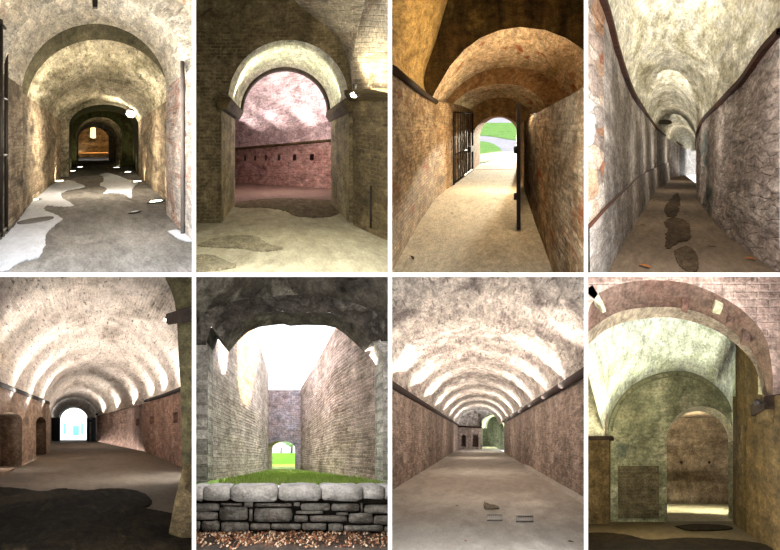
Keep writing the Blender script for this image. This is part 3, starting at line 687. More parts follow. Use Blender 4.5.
    struct(R.grid('wall_passage', [xr(3.7, 473, 523, 138, 116), xr(4.4, 480, 518, 137, 117.5)], brick, 41, 8, 0.008), 'pale red brick reveal of the exit arch', 'arch')
    # outdoors
    rt = [(172, 3.9), (164, 4.4), (150, 6.0), (141, 8.0), (134, 10.0), (123, 13.0), (112, 15.0)]
    rows = [[R.pt(440, y, r), R.pt(560, y, r)] for y, r in rt]
    struct(R.grid('ground', rows, pave, 20, 6, 0.0), 'grey path beyond the exit arch', 'path')
    ground_patch(R, 'lawn', grass, [(440, 140), (470, 140.5), (480, 141.5), (490, 143), (498, 147), (501.5, 151), (497, 157), (486, 162.5), (474, 163), (440, 163)], rt, 0.06, 'rounded near patch of green lawn beside the path', 'lawn', 'stuff')
    ground_patch(R, 'lawn', grass, [(440, 123), (480, 123), (520, 123), (560, 123), (560, 145), (530, 142.5), (505, 139), (490, 136.5), (470, 135.5), (440, 135)], rt, 0.06, 'far strip of green lawn beyond the path', 'lawn', 'stuff')
    struct(R.grid('wall_outside', [[R.pt(430, 140, 14), R.pt(430, 95, 14)], [R.pt(570, 140, 14), R.pt(570, 95, 14)]], mk('pale_grey_wall', ['#8d8e92', '#a3a4a8'], 0.3, 3, seed=41), 8, 8, 0, swap=True), 'pale grey wall beyond the far lawn', 'wall')  # plain pale grey backdrop wall
    # left gate leaf, barred
    g0, g1 = (2.62, -121), (3.6, -98)
    t = empty('iron_gate', R.uv(g0[1], 139, g0[0]), 'barred iron gate leaf standing open against the left masonry wall', 'gate'); loc = t.location.copy()
    def part(nm, pts, rad, par=t):
        o = tube(nm, pts, rad, iron, par, R); o.location = -loc; return o
    def gp(f, v): return R.uv(g0[1]+(g1[1]-g0[1])*f, v, g0[0]+(g1[0]-g0[0])*f)
    for k in range(9): part('bar', [gp(0.06+0.88*k/8, 136), gp(0.06+0.88*k/8, -52-14*(0.06+0.88*k/8))], 0.024)
    for f in (0, 1): part('frame_post', [gp(f, 138), gp(f, -52-16*f)], 0.05)
    for v0, v1 in ((134, 134), (60, 56), (-52, -68)): part('rail', [gp(0, v0), gp(1, v1)], 0.04)
    lk = R.prism('lock_box', [gp(0.6, 66)+Vector((0.06, -0.1, 0)), gp(0.86, 66)+Vector((0.06, -0.1, 0)), gp(0.86, 48)+Vector((0.06, -0.1, 0)), gp(0.6, 48)+Vector((0.06, -0.1, 0))], Vector((0.2, 0, 0)), iron, t); lk.location = -loc
    # right gate leaf, nearly edge-on
    t = empty('iron_gate', R.uv(26, 139, 1.45), 'dark iron gate leaf standing open in front of the right masonry wall, seen edge on', 'gate'); loc = t.location.copy()
    up = R.uv(0, -41, 2)-R.uv(0, 138, 2)
    o = R.prism('leaf_panel', [R.uv(23.5, 138, 1.41), R.uv(29, 138, 1.41), R.uv(47, 138, 2.5), R.uv(41, 138, 2.5)], up, iron, t, bevel=0.01); o.location = -loc
    for v_ in (30, 96): o = tube('hinge', [R.uv(22.5, v_, 1.42), R.uv(22.5, v_-9, 1.42)], 0.06, iron, t, R); o.location = -loc
    leaf(R, 411.5, 259, 0.09, plain('brown_leaf', '#4a2a14', 0.8), 'dark brown leaf on the gravel at the foot of the left wall', 0.4)
    leaf(R, 452, 214, 0.05, plain('brown_twig', '#3a2a18', 0.8), 'small dark leaf in the middle of the pale gravel', 1.4)
    # low sun beyond the exit, and warm fill lights added inside the passage
    ld = light('SPOT', 'low_sun', R.pt(498, 129, 3.7)+Vector((12.0, 38.9, 14.85)), 210000, '#fff0d2', 0.25, R.pt(498, 129, 3.7), angle=20, blend=0.2)
    light('POINT', 'passage_fill', R.uv(40, -150, 1.35), 300, '#ffe2b8', 0.3)
    light('POINT', 'passage_fill', R.uv(20, -60, 1.75), 260, '#ffe6c4', 0.3)
    light('POINT', 'passage_fill', R.uv(10, 20, 2.3), 420, '#ffe2bc', 0.3)
room3()

# ================================================================ 4: curved corridor
def room4():
    R = Room(B(3, 0), (655, 160), 113, 1.3)
    gl = mk('grey_lime_render', ['#8a8078', '#a79d94', '#978c82', '#b8afa6'], 1.0, 5, streak=0.35, bump=0.8, pits=0.2, seed=51, spots=[('#5e6a5c', 0.7, 0.66)])
    rub = mk('exposed_rubble', ['#a98d74', '#c2a888', '#8d7868'], 0.8, 5, stones=(2.0, 0.9, '#85786c'), bump=1.2, seed=52, grout=['#8f8078', '#b89878', '#a8684c', '#c8baa8', '#a08a7a', '#968c84', '#b88a66', '#cfc4b6'])
    rr_ = mk('rough_stone_render', ['#8a7a72', '#b5a59b', '#a08f85', '#cabbb0', '#7c7069'], 1.1, 5, stones=(3.2, 0.2, '#85776e'), bump=1.4, pits=0.4, seed=53, spots=[('#4c5a54', 0.55, 0.57)])
    va = mk('patchy_limewash_vault', ['#8a8268', '#bcb498', '#d8d2c0', '#aca488', '#ccc6b2'], 0.9, 4, streak=0.0, bump=1.0, pits=0.2, seed=54, spots=[('#b5915c', 0.7, 0.66), ('#6f7558', 1.1, 0.68)])
    fl = mk('brown_earth', ['#6a5a4a', '#85725e', '#776552', '#927e68'], 0.9, 8, bump=0.3, contrast=0.22, seed=55)
    rust = mk('rusty_steel', ['#3a231b', '#4c2e22', '#2e1c16'], 1.5, 6, bump=0.3, rough=0.7, seed=56)
    rf = lambda y: 113.0/(y-160.0)
    L = [(560, 378), (588, 300), (604, 272), (617, 249), (630, 228), (641, 209), (653, 190), (662, 184), (670, 179), (682, 175.3)]
    LT = {588: -25, 560: -130, 604: 8, 617: 54, 630: 90, 641: 108, 653: 125, 662: 134, 670: 139, 682: 146.5}
    Rr = [(830, 310), (780, 275), (762, 262), (744, 249), (726, 236), (716, 224), (706, 211), (700, 203), (697.2, 197), (696.3, 186), (696.3, 175.3)]
    RT = [(-26), 32, 52, 78, 97, 107.5, 117, 126, 135, 143, 150]
    lw = [[R.pt(x, y+0.5, rf(y)), R.pt(x, LT[x], rf(y))] for x, y in L if x >= 588]
    struct(R.grid('wall_left', lw[1:], gl, 40, 8, 0.03, 1.2), 'left grey rendered wall of the curved corridor', 'wall')
    struct(R.grid('wall_left', lw[:2], rub, 50, 16, 0.06, 2.5), 'exposed rubble at the near end of the left corridor wall', 'wall')
    rw = [[R.pt(x, y+0.5, rf(y)), R.pt(x, t, rf(y))] for (x, y), t in zip(Rr, RT)]
    struct(R.grid('wall_right', rw[1:], rr_, 46, 10, 0.06, 2.0), 'right rough stone wall of the curved corridor', 'wall')
    # far curve of the corridor: turns right behind the right wall
    fb = [R.pt(676, 177.5, 6.8), R.pt(690, 175, 7.8), R.pt(704, 174, 8.2)]
    struct(R.grid('wall_back', [[p, p+Vector((0, 0, 3.9*1.0))] for p in fb], mk('white_far_wall', ['#6a6661', '#7d7974'], 1.0, 4, seed=57), 10, 6, 0.01), 'pale wall where the corridor turns out of sight', 'wall')
    # floor
    fr = [0.78, 1.0, 1.25, 1.66, 2.2, 3.0, 3.9, 5.9, 8.4]
    struct(R.grid('floor', [[R.pt(655-120/r-10, 160+113/r, r), R.pt(655+150/r+10, 160+113/r, r)] for r in fr], fl, 24, 7, 0.008), 'brown earth floor of the curved corridor', 'floor')
    # low step along the left wall
    sp = [(588, 227), (604, 209), (620, 193), (640, 175), (655, 167), (668, 162)]
    def wl_r(x):
        for (x0, y0), (x1, y1) in zip(L, L[1:]):
            if x <= x1: f = (x-x0)/(x1-x0); return 1/((1-f)/rf(y0)+f/rf(y1))
    rows = [[R.pt(x+1.6*(1 if y > 165 else .5), y+0.3, wl_r(x)*0.985), R.pt(x+2.2, 160+113.5/(wl_r(x)*0.975), wl_r(x)*0.975)] for x, y in sp]
    struct(R.grid('trim_plinth', rows, gl, 12, 8, 0.01), 'low rendered plinth along the foot of the left corridor wall', 'plinth')
    struct(tube('trim_plinth_edge', [R.pt(x+0.8, y, wl_r(x)*0.985) for x, y in sp], 0.025, rust, None, R), 'dark edge on top of the left plinth', 'edge')
    # vault
    rows = []
    lt = [(rf(y), LT[x], x) for x, y in L if x >= 588]; rt = [(rf(y), t, x) for (x, y), t in zip(Rr, RT)]
    def at(tab, r):
        if r <= tab[0][0]: a, b = tab[0], tab[1]
        else:
            for a, b in zip(tab, tab[1:]):
                if r <= b[0]: break
        f = (1/r-1/a[0])/(1/b[0]-1/a[0]) if b[0] != a[0] else 0
        return a[2]+(b[2]-a[2])*f, a[1]+(b[1]-a[1])*f
    ctl = []
    for r in (0.74, 0.78, 0.95, 1.2, 1.6, 2.2, 3.1, 4.4, 7.0):
        xl, yl = at(lt, r); xr_, yr = at(rt, r); ctl.append((r, xl-0.5, yl, xr_+0.5, yr))
    for k in range(1, len(ctl)-2):
        for m_ in range(5):
            t_ = m_/5; c4 = [Vector((1/c[0], c[1], c[2])) for c in ctl[k-1:k+3]]; d4 = [Vector((c[3], c[4], 0)) for c in ctl[k-1:k+3]]
            cr = lambda a: 0.5*(2*a[1]+(a[2]-a[0])*t_+(2*a[0]-5*a[1]+4*a[2]-a[3])*t_*t_+(3*a[1]-a[0]-3*a[2]+a[3])*t_**3)
            c_, d_ = cr(c4), cr(d4); hw = (d_.x-c_.y)/2
            rows.append(R.arch(1/c_.x, c_.y, d_.x, c_.z+1.5, d_.y+1.5, (c_.z+d_.y)/2-1.15*hw, 41))
    r, xl, yl, xr_, yr = ctl[-2]; 
    rows.append(R.arch(7.0, ctl[-1][1], ctl[-1][3], ctl[-1][2]+1, ctl[-1][4]+1, (ctl[-1][2]+ctl[-1][4])/2-1.0*(ctl[-1][3]-ctl[-1][1])/2, 41))
    struct(R.grid('ceiling', rows, va, 61, 2, 0.045, 1.0), 'patchy limewashed vault over the curved corridor', 'vault')
    lastrow = rows[-1]; struct(R.grid('ceiling', [lastrow, [p*0.2+q*0.8 for p, q in zip(lastrow, [R.pt(690, 151, 7.6)]*41)]], va, 31, 4, 0.01), 'far end of the corridor vault', 'vault')
    # rusty rails on both wall tops
    def rail(pts, label, w_):
        bm = bmesh.new(); ul = bm.loops.layers.uv.new('UVMap'); prev = None
        P = catmull(pts, 60)
        for k, p in enumerate(P):
            h = w_
            a = [bm.verts.new(R.pt(p.x, p.y, p.z)+o) for o in (Vector((-0.05, 0, -h)), Vector((0.05, -0.03, -h)), Vector((0.05, -0.03, h)), Vector((-0.05, 0, h)))]
            if prev:
                for i in range(4): bm.faces.new((prev[i], prev[(i+1) % 4], a[(i+1) % 4], a[i]))
            prev = a
        for f in bm.faces:
            for lp in f.loops: qq = R.q(lp.vert.co); lp[ul].uv = (qq.z, -qq.y)
        R.clip(bm)
        struct(link('trim_rail', bm, rust, None, False), label, 'rail')
    rail([(x+1.0, LT[x], rf(y)*0.99) for x, y in L if x >= 588], 'rusty steel band along the top of the left corridor wall', 0.055)
    rail([(x-0.6, t, rf(y)*0.99) for (x, y), t in zip(Rr[1:], RT[1:])], 'rusty steel band along the top of the right corridor wall', 0.055)
    # oval opening in the vault
    t = empty('vault_opening', R.pt(665, 122.5, 3.5), 'small dark oval opening low in the limewashed vault', 'opening')
    o = lathe('rim', [(0.4, 0), (0.5, 0.06), (0.42, 0.1), (0.36, 0.05), (0.3, -0.3)], plain('dark_hole_rim', '#3a3428', 0.9), t, n=24, scale=(0.75, 0.36, 0.6)); o.rotation_euler = (math.radians(70), 0, 0)
    wet = mk('damp_earth', ['#4a3c2f', '#5a4a3a'], 2.0, 8, bump=0.2, rough=0.95, spec=0.03, seed=58)
    blob(R, 'damp_shade_patch', [(677, 193), (671, 199), (666, 206), (664, 213), (669, 217), (676, 216), (679, 208), (680, 199)], wet, 'small damp patch farthest along the corridor floor', 'patch', 40, jag=0.03)
    blob(R, 'damp_shade_patch', [(664, 221), (674, 218), (684, 221), (690, 230), (689, 240), (678, 243), (668, 249), (665, 240), (667, 230)], wet, 'dark damp patch in the middle of the corridor floor', 'patch', 50, jag=0.045)
    wet2 = mk('half_damp_earth', ['#534535', '#625240'], 2.0, 8, bump=0.2, rough=0.95, spec=0.03, seed=59)
    blob(R, 'damp_shade_patch', [(674, 252), (684, 247), (694, 251), (698, 262), (696, 272), (684, 270), (677, 262)], wet2, 'faint damp patch nearest the corridor entrance', 'patch', 40, jag=0.02)
    ol = plain('orange_leaf', '#a8621c', 0.7); yl_ = plain('ochre_leaf', '#8a5a26', 0.8)
    for x, y, s_, m, lab, a in ((645, 267.5, 0.075, ol, 'orange leaf near the left foot of the corridor floor', 0.5), (750, 260, 0.07, ol, 'orange leaf at the foot of the right rough stone wall', 1.2),
                                (643, 226, 0.055, yl_, 'ochre leaf left of the dark damp patch', 0.2), (651, 232, 0.06, yl_, 'ochre leaf just left of the damp patch edge', 2.0), (646, 217, 0.05, yl_, 'small leaf by the foot of the left wall', 1.0), (712, 248, 0.05, plain('dark_leaf', '#3c2c1c', 0.8), 'dark leaf to the right of the damp patches', 0.8)):
        leaf(R, x, y, s_, m, lab, a)
    def axis_pt(r):
        xl, yl = at(lt, r); xr_, yr = at(rt, r); return R.pt((xl+xr_)/2, (yl+yr)/2+6/r, r)
    for r0, r1, pw in ((0.8, 1.3, 44), (1.3, 2.2, 52), (2.2, 3.7, 62), (3.5, 6.8, 80)):
        a, b = axis_pt(r0), axis_pt(r1); m_ = (a+b)/2
        strip('corridor_strip_fill', m_, pw, '#fffaf0', (b-a).length*1.4, m_+Vector((0, 0, 5)), (b-a).normalized(), 0.9)  # unseen fill strip added along the corridor axis
    for r, pw in ((1.0, 30), (1.7, 36), (2.5, 50), (3.6, 64), (5.2, 80)): light('POINT', 'corridor_fill', axis_pt(r)-Vector((0, 0, 1.0)), pw, '#fffaf0', 0.6)  # fills added in mid air to light walls and vault evenly
    light('POINT', 'corridor_fill', R.pt(704, 158, 7.7), 5, '#ffffff', 0.3)  # weak fill added at the far turn
room4()

# ================================================================ 5: long gallery with the bright exit
def niche_hole(x0, x1, ytop, ys0, ys1, yb0, yb1, n=14):
    """arched outline seen from the side: left jamb x0, right jamb x1"""
    o = [(x0, yb0)]
    for k in range(n+1):
        t = k/n; a = math.pi*t
        o.append(((x0+x1)/2-(x1-x0)/2*math.cos(a), (ys0+(ys1-ys0)*t)-((ys0+ys1)/2-ytop)*math.sin(a)))
    return o+[(x1, yb1)]

def room5():
    R = Room(B(0, 1), (92, 425), 128)
    va = mk('ribbed_limewash', ['#8b8175', '#c0b6aa', '#d4cbc0', '#aca195'], 1.0, 5, (0.26, 0.08, 0.45, '#d2c4b6'), bump=0.9, pits=0.75, seed=61, contrast=0.3)
    wl = mk('reddish_gallery_wall', ['#6a5246', '#997968', '#866859', '#a88c7c'], 1.0, 6, (0.21, 0.07, 0.5, '#7f6b5e'), streak=0.3, bump=0.9, pits=0.5, seed=62)
    wlp = mk('plastered_gallery_wall', ['#6d5a4a', '#917b68', '#826c5a', '#9d8874'], 1.0, 5, streak=0.4, bump=0.6, pits=0.2, seed=63)
    fl = mk('brown_gallery_floor', ['#4e443a', '#635749', '#574c40'], 0.6, 7, bump=0.25, contrast=0.18, seed=64)
    wet = mk('dark_wet_floor', ['#0d0a06', '#201a11', '#120f09', '#332b1e'], 1.6, 8, bump=0.3, rough=0.95, spec=0.02, contrast=0.75, seed=65)
    olive = mk('olive_stone', ['#262215', '#3b3522', '#302b1b', '#46402a'], 1.2, 5, streak=0.3, bump=0.6, seed=66)
    guard = mk('pitted_guard_stone', ['#3a301f', '#52462f', '#463a28', '#5f523b'], 1.5, 8, bump=1.0, pits=0.5, seed=67)
    dk = mk('dark_oak_ledge', ['#17110d', '#261d16'], 1.5, 5, bump=0.4, seed=68)
    endm = mk('grey_end_wall', ['#5e564e', '#777068', '#6a6259'], 0.8, 4, bump=0.5, seed=69)
    XL = [(0.99, -138), (2.5, 0), (3.6, 35.5), (4.7, 48.5), (6.0, 50.5), (7.8, 51.5)]
    XR = [(0.99, 367), (2.5, 202), (3.6, 166), (4.7, 147), (6.0, 119), (7.8, 96.5)]
    YS = [(0.99, 317), (2.5, 382), (3.6, 395.5), (4.7, 402), (6.0, 409), (7.8, 415.5)]
    YT = [(0.99, 92), (2.5, 292), (3.6, 337), (4.7, 360), (6.0, 379), (7.8, 397.5)]
    hfloor(R, 'floor', fl, lambda r: lerp(XL, r)-6/r, lambda r: lerp(XR, r)+6/r, [0.99, 1.3, 1.7, 2.5, 3.6, 4.7, 6, 9], 'brown earth floor of the long gallery', nv=8)
    # vault with shallow ribs, ring by ring
    rows = []
    rs = [0.99, 1.7, 2.1, 2.5, 2.55, 3.0, 3.3, 3.35, 3.9, 4.4, 4.45, 5.2, 5.8, 5.85, 6.8, 7.8]
    for k, r in enumerate(rs):
        xl, xr, ys, yt = lerp(XL, r), lerp(XR, r), lerp(YS, r), lerp(YT, r)
        d = (4.5 if k in (4, 7, 10, 13) else 0)/r
        rows.append(R.arch(r, xl-3/r, xr+3/r, ys+4/r, ys+4/r, yt+d, 49))
    struct(R.grid('ceiling', rows, va, 61, [10, 6, 6, 1, 6, 4, 1, 5, 4, 1, 5, 4, 1, 5, 4], 0.025), 'long limewashed vault lit from its ledges, with the bright exit at its end', 'vault')
    # left wall with arched niches: one plane
    a, b = R.pt(0, 475, 2.5), R.pt(49, 452, 4.63)
    pl = R.plane(a, b, a+Vector((0, 0, 1)))
    out = [(-8, 484), (-8, 377), (0, 382), (49, 402.2), (49, 456)]
    h1 = niche_hole(-6, 22, 412, 424, 420, 475, 466); h2 = niche_hole(36, 46, 417, 423, 423, 459, 454.5)
    struct(R.panel('wall_left', out, pl, wlp, [h1, h2], reveal=Vector((-0.8, 0, 0))), 'left gallery wall with two arched niches', 'wall')
    struct(R.grid('wall_left', [[R.pt(49, 456, 4.63), R.pt(49, 401, 4.63)], [R.pt(47.5, 452, 5.3), R.pt(47.5, 405, 5.3)], [R.pt(51.5, 444, 7.8), R.pt(51.5, 412, 7.8)]], wlp, 10, 6, 0.01), 'left gallery wall past the niches', 'wall')
    # right wall with slots
    c, d = R.pt(202, 475, 2.5), R.pt(147, 451.6, 4.7)
    pl2 = R.plane(c, d, c+Vector((0, 0, 1)))
    sl = []
    for x, y, w_, h_ in ((175.5, 418, 4.5, 10), (152, 420.5, 4, 7), (137.5, 422.5, 3, 6)):
        sl.append([(x-w_/2, y+h_/2), (x-w_/2, y-h_/2-0.5), (x+w_/2, y-h_/2-1), (x+w_/2, y+h_/2+0.3)])
    yr = lambda x: 395.5+(x-166)*(-13.5/36.0)
    struct(R.panel('wall_right', [(127, 449), (127, 407), (147, 402), (166, 395), (205, 380.5), (205, 484)], pl2, wl, sl, reveal=Vector((0.6, 0.0, 0))), 'right reddish gallery wall with dark slots', 'wall')
    q0 = R.on(pl2, 127, 449); q1 = R.on(pl2, 127, 406.5)
    struct(R.grid('wall_right', [[q0, q1], [R.pt(96.5, 444, 7.8), R.pt(96.5, 413.5, 7.8)]], wl, 12, 16, 0.02), 'far part of the right reddish gallery wall', 'wall')
    # ledges
    struct(R.prism('trim_ledge', [R.on(pl, *p)+Vector((0.12, -0.1, 0)) for p in ((-8, 378), (49, 401.2), (49, 404.3), (-8, 383.5))], Vector((-0.5, 0.2, 0)), dk), 'dark ledge along the left gallery wall', 'ledge')
    pts = [R.on(pl2, x, y) for x, y in ((205, 380), (166, 394.8), (127, 406.8))]+[R.pt(97, 414.2, 7.75)]
    struct(tube('trim_ledge', [p+Vector((-0.03, -0.03, 0)) for p in pts], [0.075, 0.085, 0.1, 0.1], dk, None, R), 'dark ledge along the right gallery wall', 'ledge')
    # end wall, exit arch and doors
    n = 20
    arc = [(73-14.5*math.cos(math.pi*k/n), 420-13*math.sin(math.pi*k/n)) for k in range(n+1)]
    struct(R.panel('wall_back', [(44, 441.5), (44, 388), (104, 388), (104, 441.5)], R.fplane(7.82), endm, [[(58.5, 441.2)]+arc+[(87.5, 441.2)]]), 'grey end wall of the gallery round the bright exit', 'wall')
    ringf = lambda r: [R.pt(92+(x-92)*7.82/r, 425+(y-425)*7.82/r, r) for x, y in [(58.5, 441.4)]+arc+[(87.5, 441.4)]]
    struct(R.grid('wall_passage', [ringf(7.82), ringf(8.3)], endm, 33, 3, 0), 'reveal of the bright exit arch', 'arch')
    dark_wood = plain('dark_door_wood', '#1d2026', 0.6)
    for x0, x1, lab in ((51.5, 60, 'dark door leaf standing open left of the bright exit'), (86.5, 96, 'dark door leaf standing open right of the bright exit')):
        t = empty('door_leaf', R.pt((x0+x1)/2, 441, 7.6), lab, 'door'); loc = t.location.copy()
        y0, y1 = 441, 417.5
        if x0 < 60:
            o = R.prism('panel', [R.pt(*p, 7.6) for p in ((x0, y0), (x1, y0), (x1, y1), (x0, y1))], R.ax(0.25), dark_wood, t); o.location = -loc
        else:
            for xa, xb in ((x0, 89.6), (91.2, x1)):
                o = R.prism('panel', [R.pt(*p, 7.6) for p in ((xa, y0), (xb, y0), (xb, y1), (xa, y1))], R.ax(0.25), dark_wood, t); o.location = -loc
            o = R.prism('rail', [R.pt(*p, 7.58) for p in ((89.4, 422), (91.4, 422), (91.4, 419.5), (89.4, 419.5))], R.ax(0.2), dark_wood, t); o.location = -loc
        for yy in (421, 436): o = R.prism('hinge', [R.pt(*p, 7.58) for p in ((x0+0.5, yy), (x0+4, yy), (x0+4, yy-0.8), (x0+0.5, yy-0.8))], R.ax(0.1), iron, t); o.location = -loc
    # sunlit street outside
    pav = plain('bright_paving', '#e9f1f2', 0.9); fac = plain('white_facade', '#f2f6f6', 0.9); teal = plain('teal_paint', '#5aa3bb', 0.6); tglass = plain('pale_blue_pane', '#8fc4d2', 0.3)
    struct(R.grid('ground', [[R.pt(40, 425+125/8.32, 8.32), R.pt(110, 425+125/8.32, 8.32)], [R.pt(30, 425+125/13, 13), R.pt(120, 425+125/13, 13)]], pav, 8, 4, 0), 'bright paving outside the exit', 'paving')
    t = empty('street_house', R.pt(75, 425+125/12, 12), 'white sunlit house with teal door and windows seen through the exit', 'house'); loc = t.location.copy()
    def hp(nm, x0, y0, x1, y1, m, r, dep, par=t):
        o = R.prism(nm, [R.pt(*p, r) for p in ((x0, y1), (x1, y1), (x1, y0), (x0, y0))], R.ax(dep), m, par); o.location = -loc if par is t else (0, 0, 0); return o
    hp('wall', 30, 380, 120, 425+125/12, fac, 12, 1.0)
    hp('door', 73, 426, 78.5, 435.3, teal, 11.96, 0.2); hp('door_frame', 72, 425, 79.5, 426, tglass, 11.96, 0.2)
    for x in (67.5, 72.3, 77.0, 80.5): hp('window', x-1.2, 411, x+1.2, 418, tglass, 11.96, 0.2)
    for x in (64.5, 82): hp('shutter', x-0.9, 423, x+0.9, 434, teal, 11.96, 0.2)
    # near right pier
    q = 1.15
    struct(R.prism('trim_capital', [R.pt(*p, 1.13) for p in ((165.5, 314), (200, 303), (200, 320.5), (168, 325), (165.5, 322))], Vector((0.1, 1.3, 0.1)), dk, bevel=0.01), 'dark capital block on the near right pier', 'capital')
    struct(R.prism('wall_pier', [R.pt(*p, q) for p in ((177, 323), (200, 320), (200, 560), (184, 560), (182, 467), (181, 400))], Vector((0.25, 1.4, -0.2)), olive), 'olive stone pier at the near right of the gallery', 'pier')
    struct(R.prism('wall_arch', [R.pt(*p, q) for p in ((162, 268), (166, 280), (171, 290), (174.5, 301), (176, 312), (200, 306), (200, 268))], Vector((0.35, 1.0, 0.1)), olive), 'olive spandrel above the near right pier', 'wall')
    struct(R.prism('trim_guard_stone', [R.pt(*p, 1.12) for p in ((182.5, 466), (186, 490), (200, 500), (200, 541), (186, 540), (168, 534.5), (174, 500))], Vector((0.5, 0.7, 0)), guard, bevel=0.02), 'pitted wedge-shaped guard stone at the foot of the near right pier', 'guard stone')
    # wet floor
    blob(R, 'damp_shade_patch', [(-8, 487), (20, 489), (40, 492), (62, 489), (85, 491), (110, 489), (135, 491), (148, 497), (152, 504), (146, 509), (160, 512), (176, 516), (192, 530), (192, 556), (-8, 556)], wet, 'broad dark wet area across the near gallery floor', 'patch', 110, jag=0.03)
    # fill lights added down the gallery middle, then lamps on the ledges
    for r, pw in ((2.4, 45), (4.0, 70), (6.2, 110)): light('POINT', 'gallery_fill', R.pt((lerp(XL, r)+lerp(XR, r))/2, 425-60/r, r), pw*0.6, '#fff4e6', 0.4)
    p = R.pt(166.3, 320, 1.2); t = empty('wall_lamp', p, 'bright little lamp on the corner of the dark capital block', 'lamp')
    lathe('lens', [(0.004, -0.02), (0.02, -0.015), (0.028, 0), (0.02, 0.015)], lamp_glass, t); lathe('housing', [(0.02, 0.015), (0.03, 0.02), (0.02, 0.05)], lamp_body, t)
    light('POINT', 'capital_lamp_light', p+Vector((-0.1, 0.1, 0.05)), 25, '#fff2e0', 0.03)
    for r in (2.2, 2.95, 3.6, 4.3, 5.1, 6.0, 7.0):
        for s_ in (-1, 1):
            x = lerp(XL if s_ < 0 else XR, r)-s_*22/r; y = lerp(YS, r)-8/r
            if r > 4.9 and s_ < 0: continue
            tg = R.pt((lerp(XL, r)+lerp(XR, r))/2+s_*20/r, lerp(YT, r)-10, r)
            strip('ledge_uplight', R.pt(x, y, r), 78, '#fff4ec', 2.4, tg, R.ax(1))
    light('SPOT', 'ledge_uplight', R.uv(250, -95, 1.75), 260, '#fff4ec', 0.1, R.uv(120, -250, 1.75), angle=120, blend=0.9)
    light('SPOT', 'ledge_uplight', R.uv(-225, -100, 1.6), 200, '#fff4ec', 0.1, R.uv(-100, -250, 1.6), angle=120, blend=0.9)
    light('AREA', 'street_daylight', R.pt(73, 405, 9.5)+Vector((0, 0, 3)), 900, '#f2fdff', 3.0, R.pt(73, 428, 12))
room5()

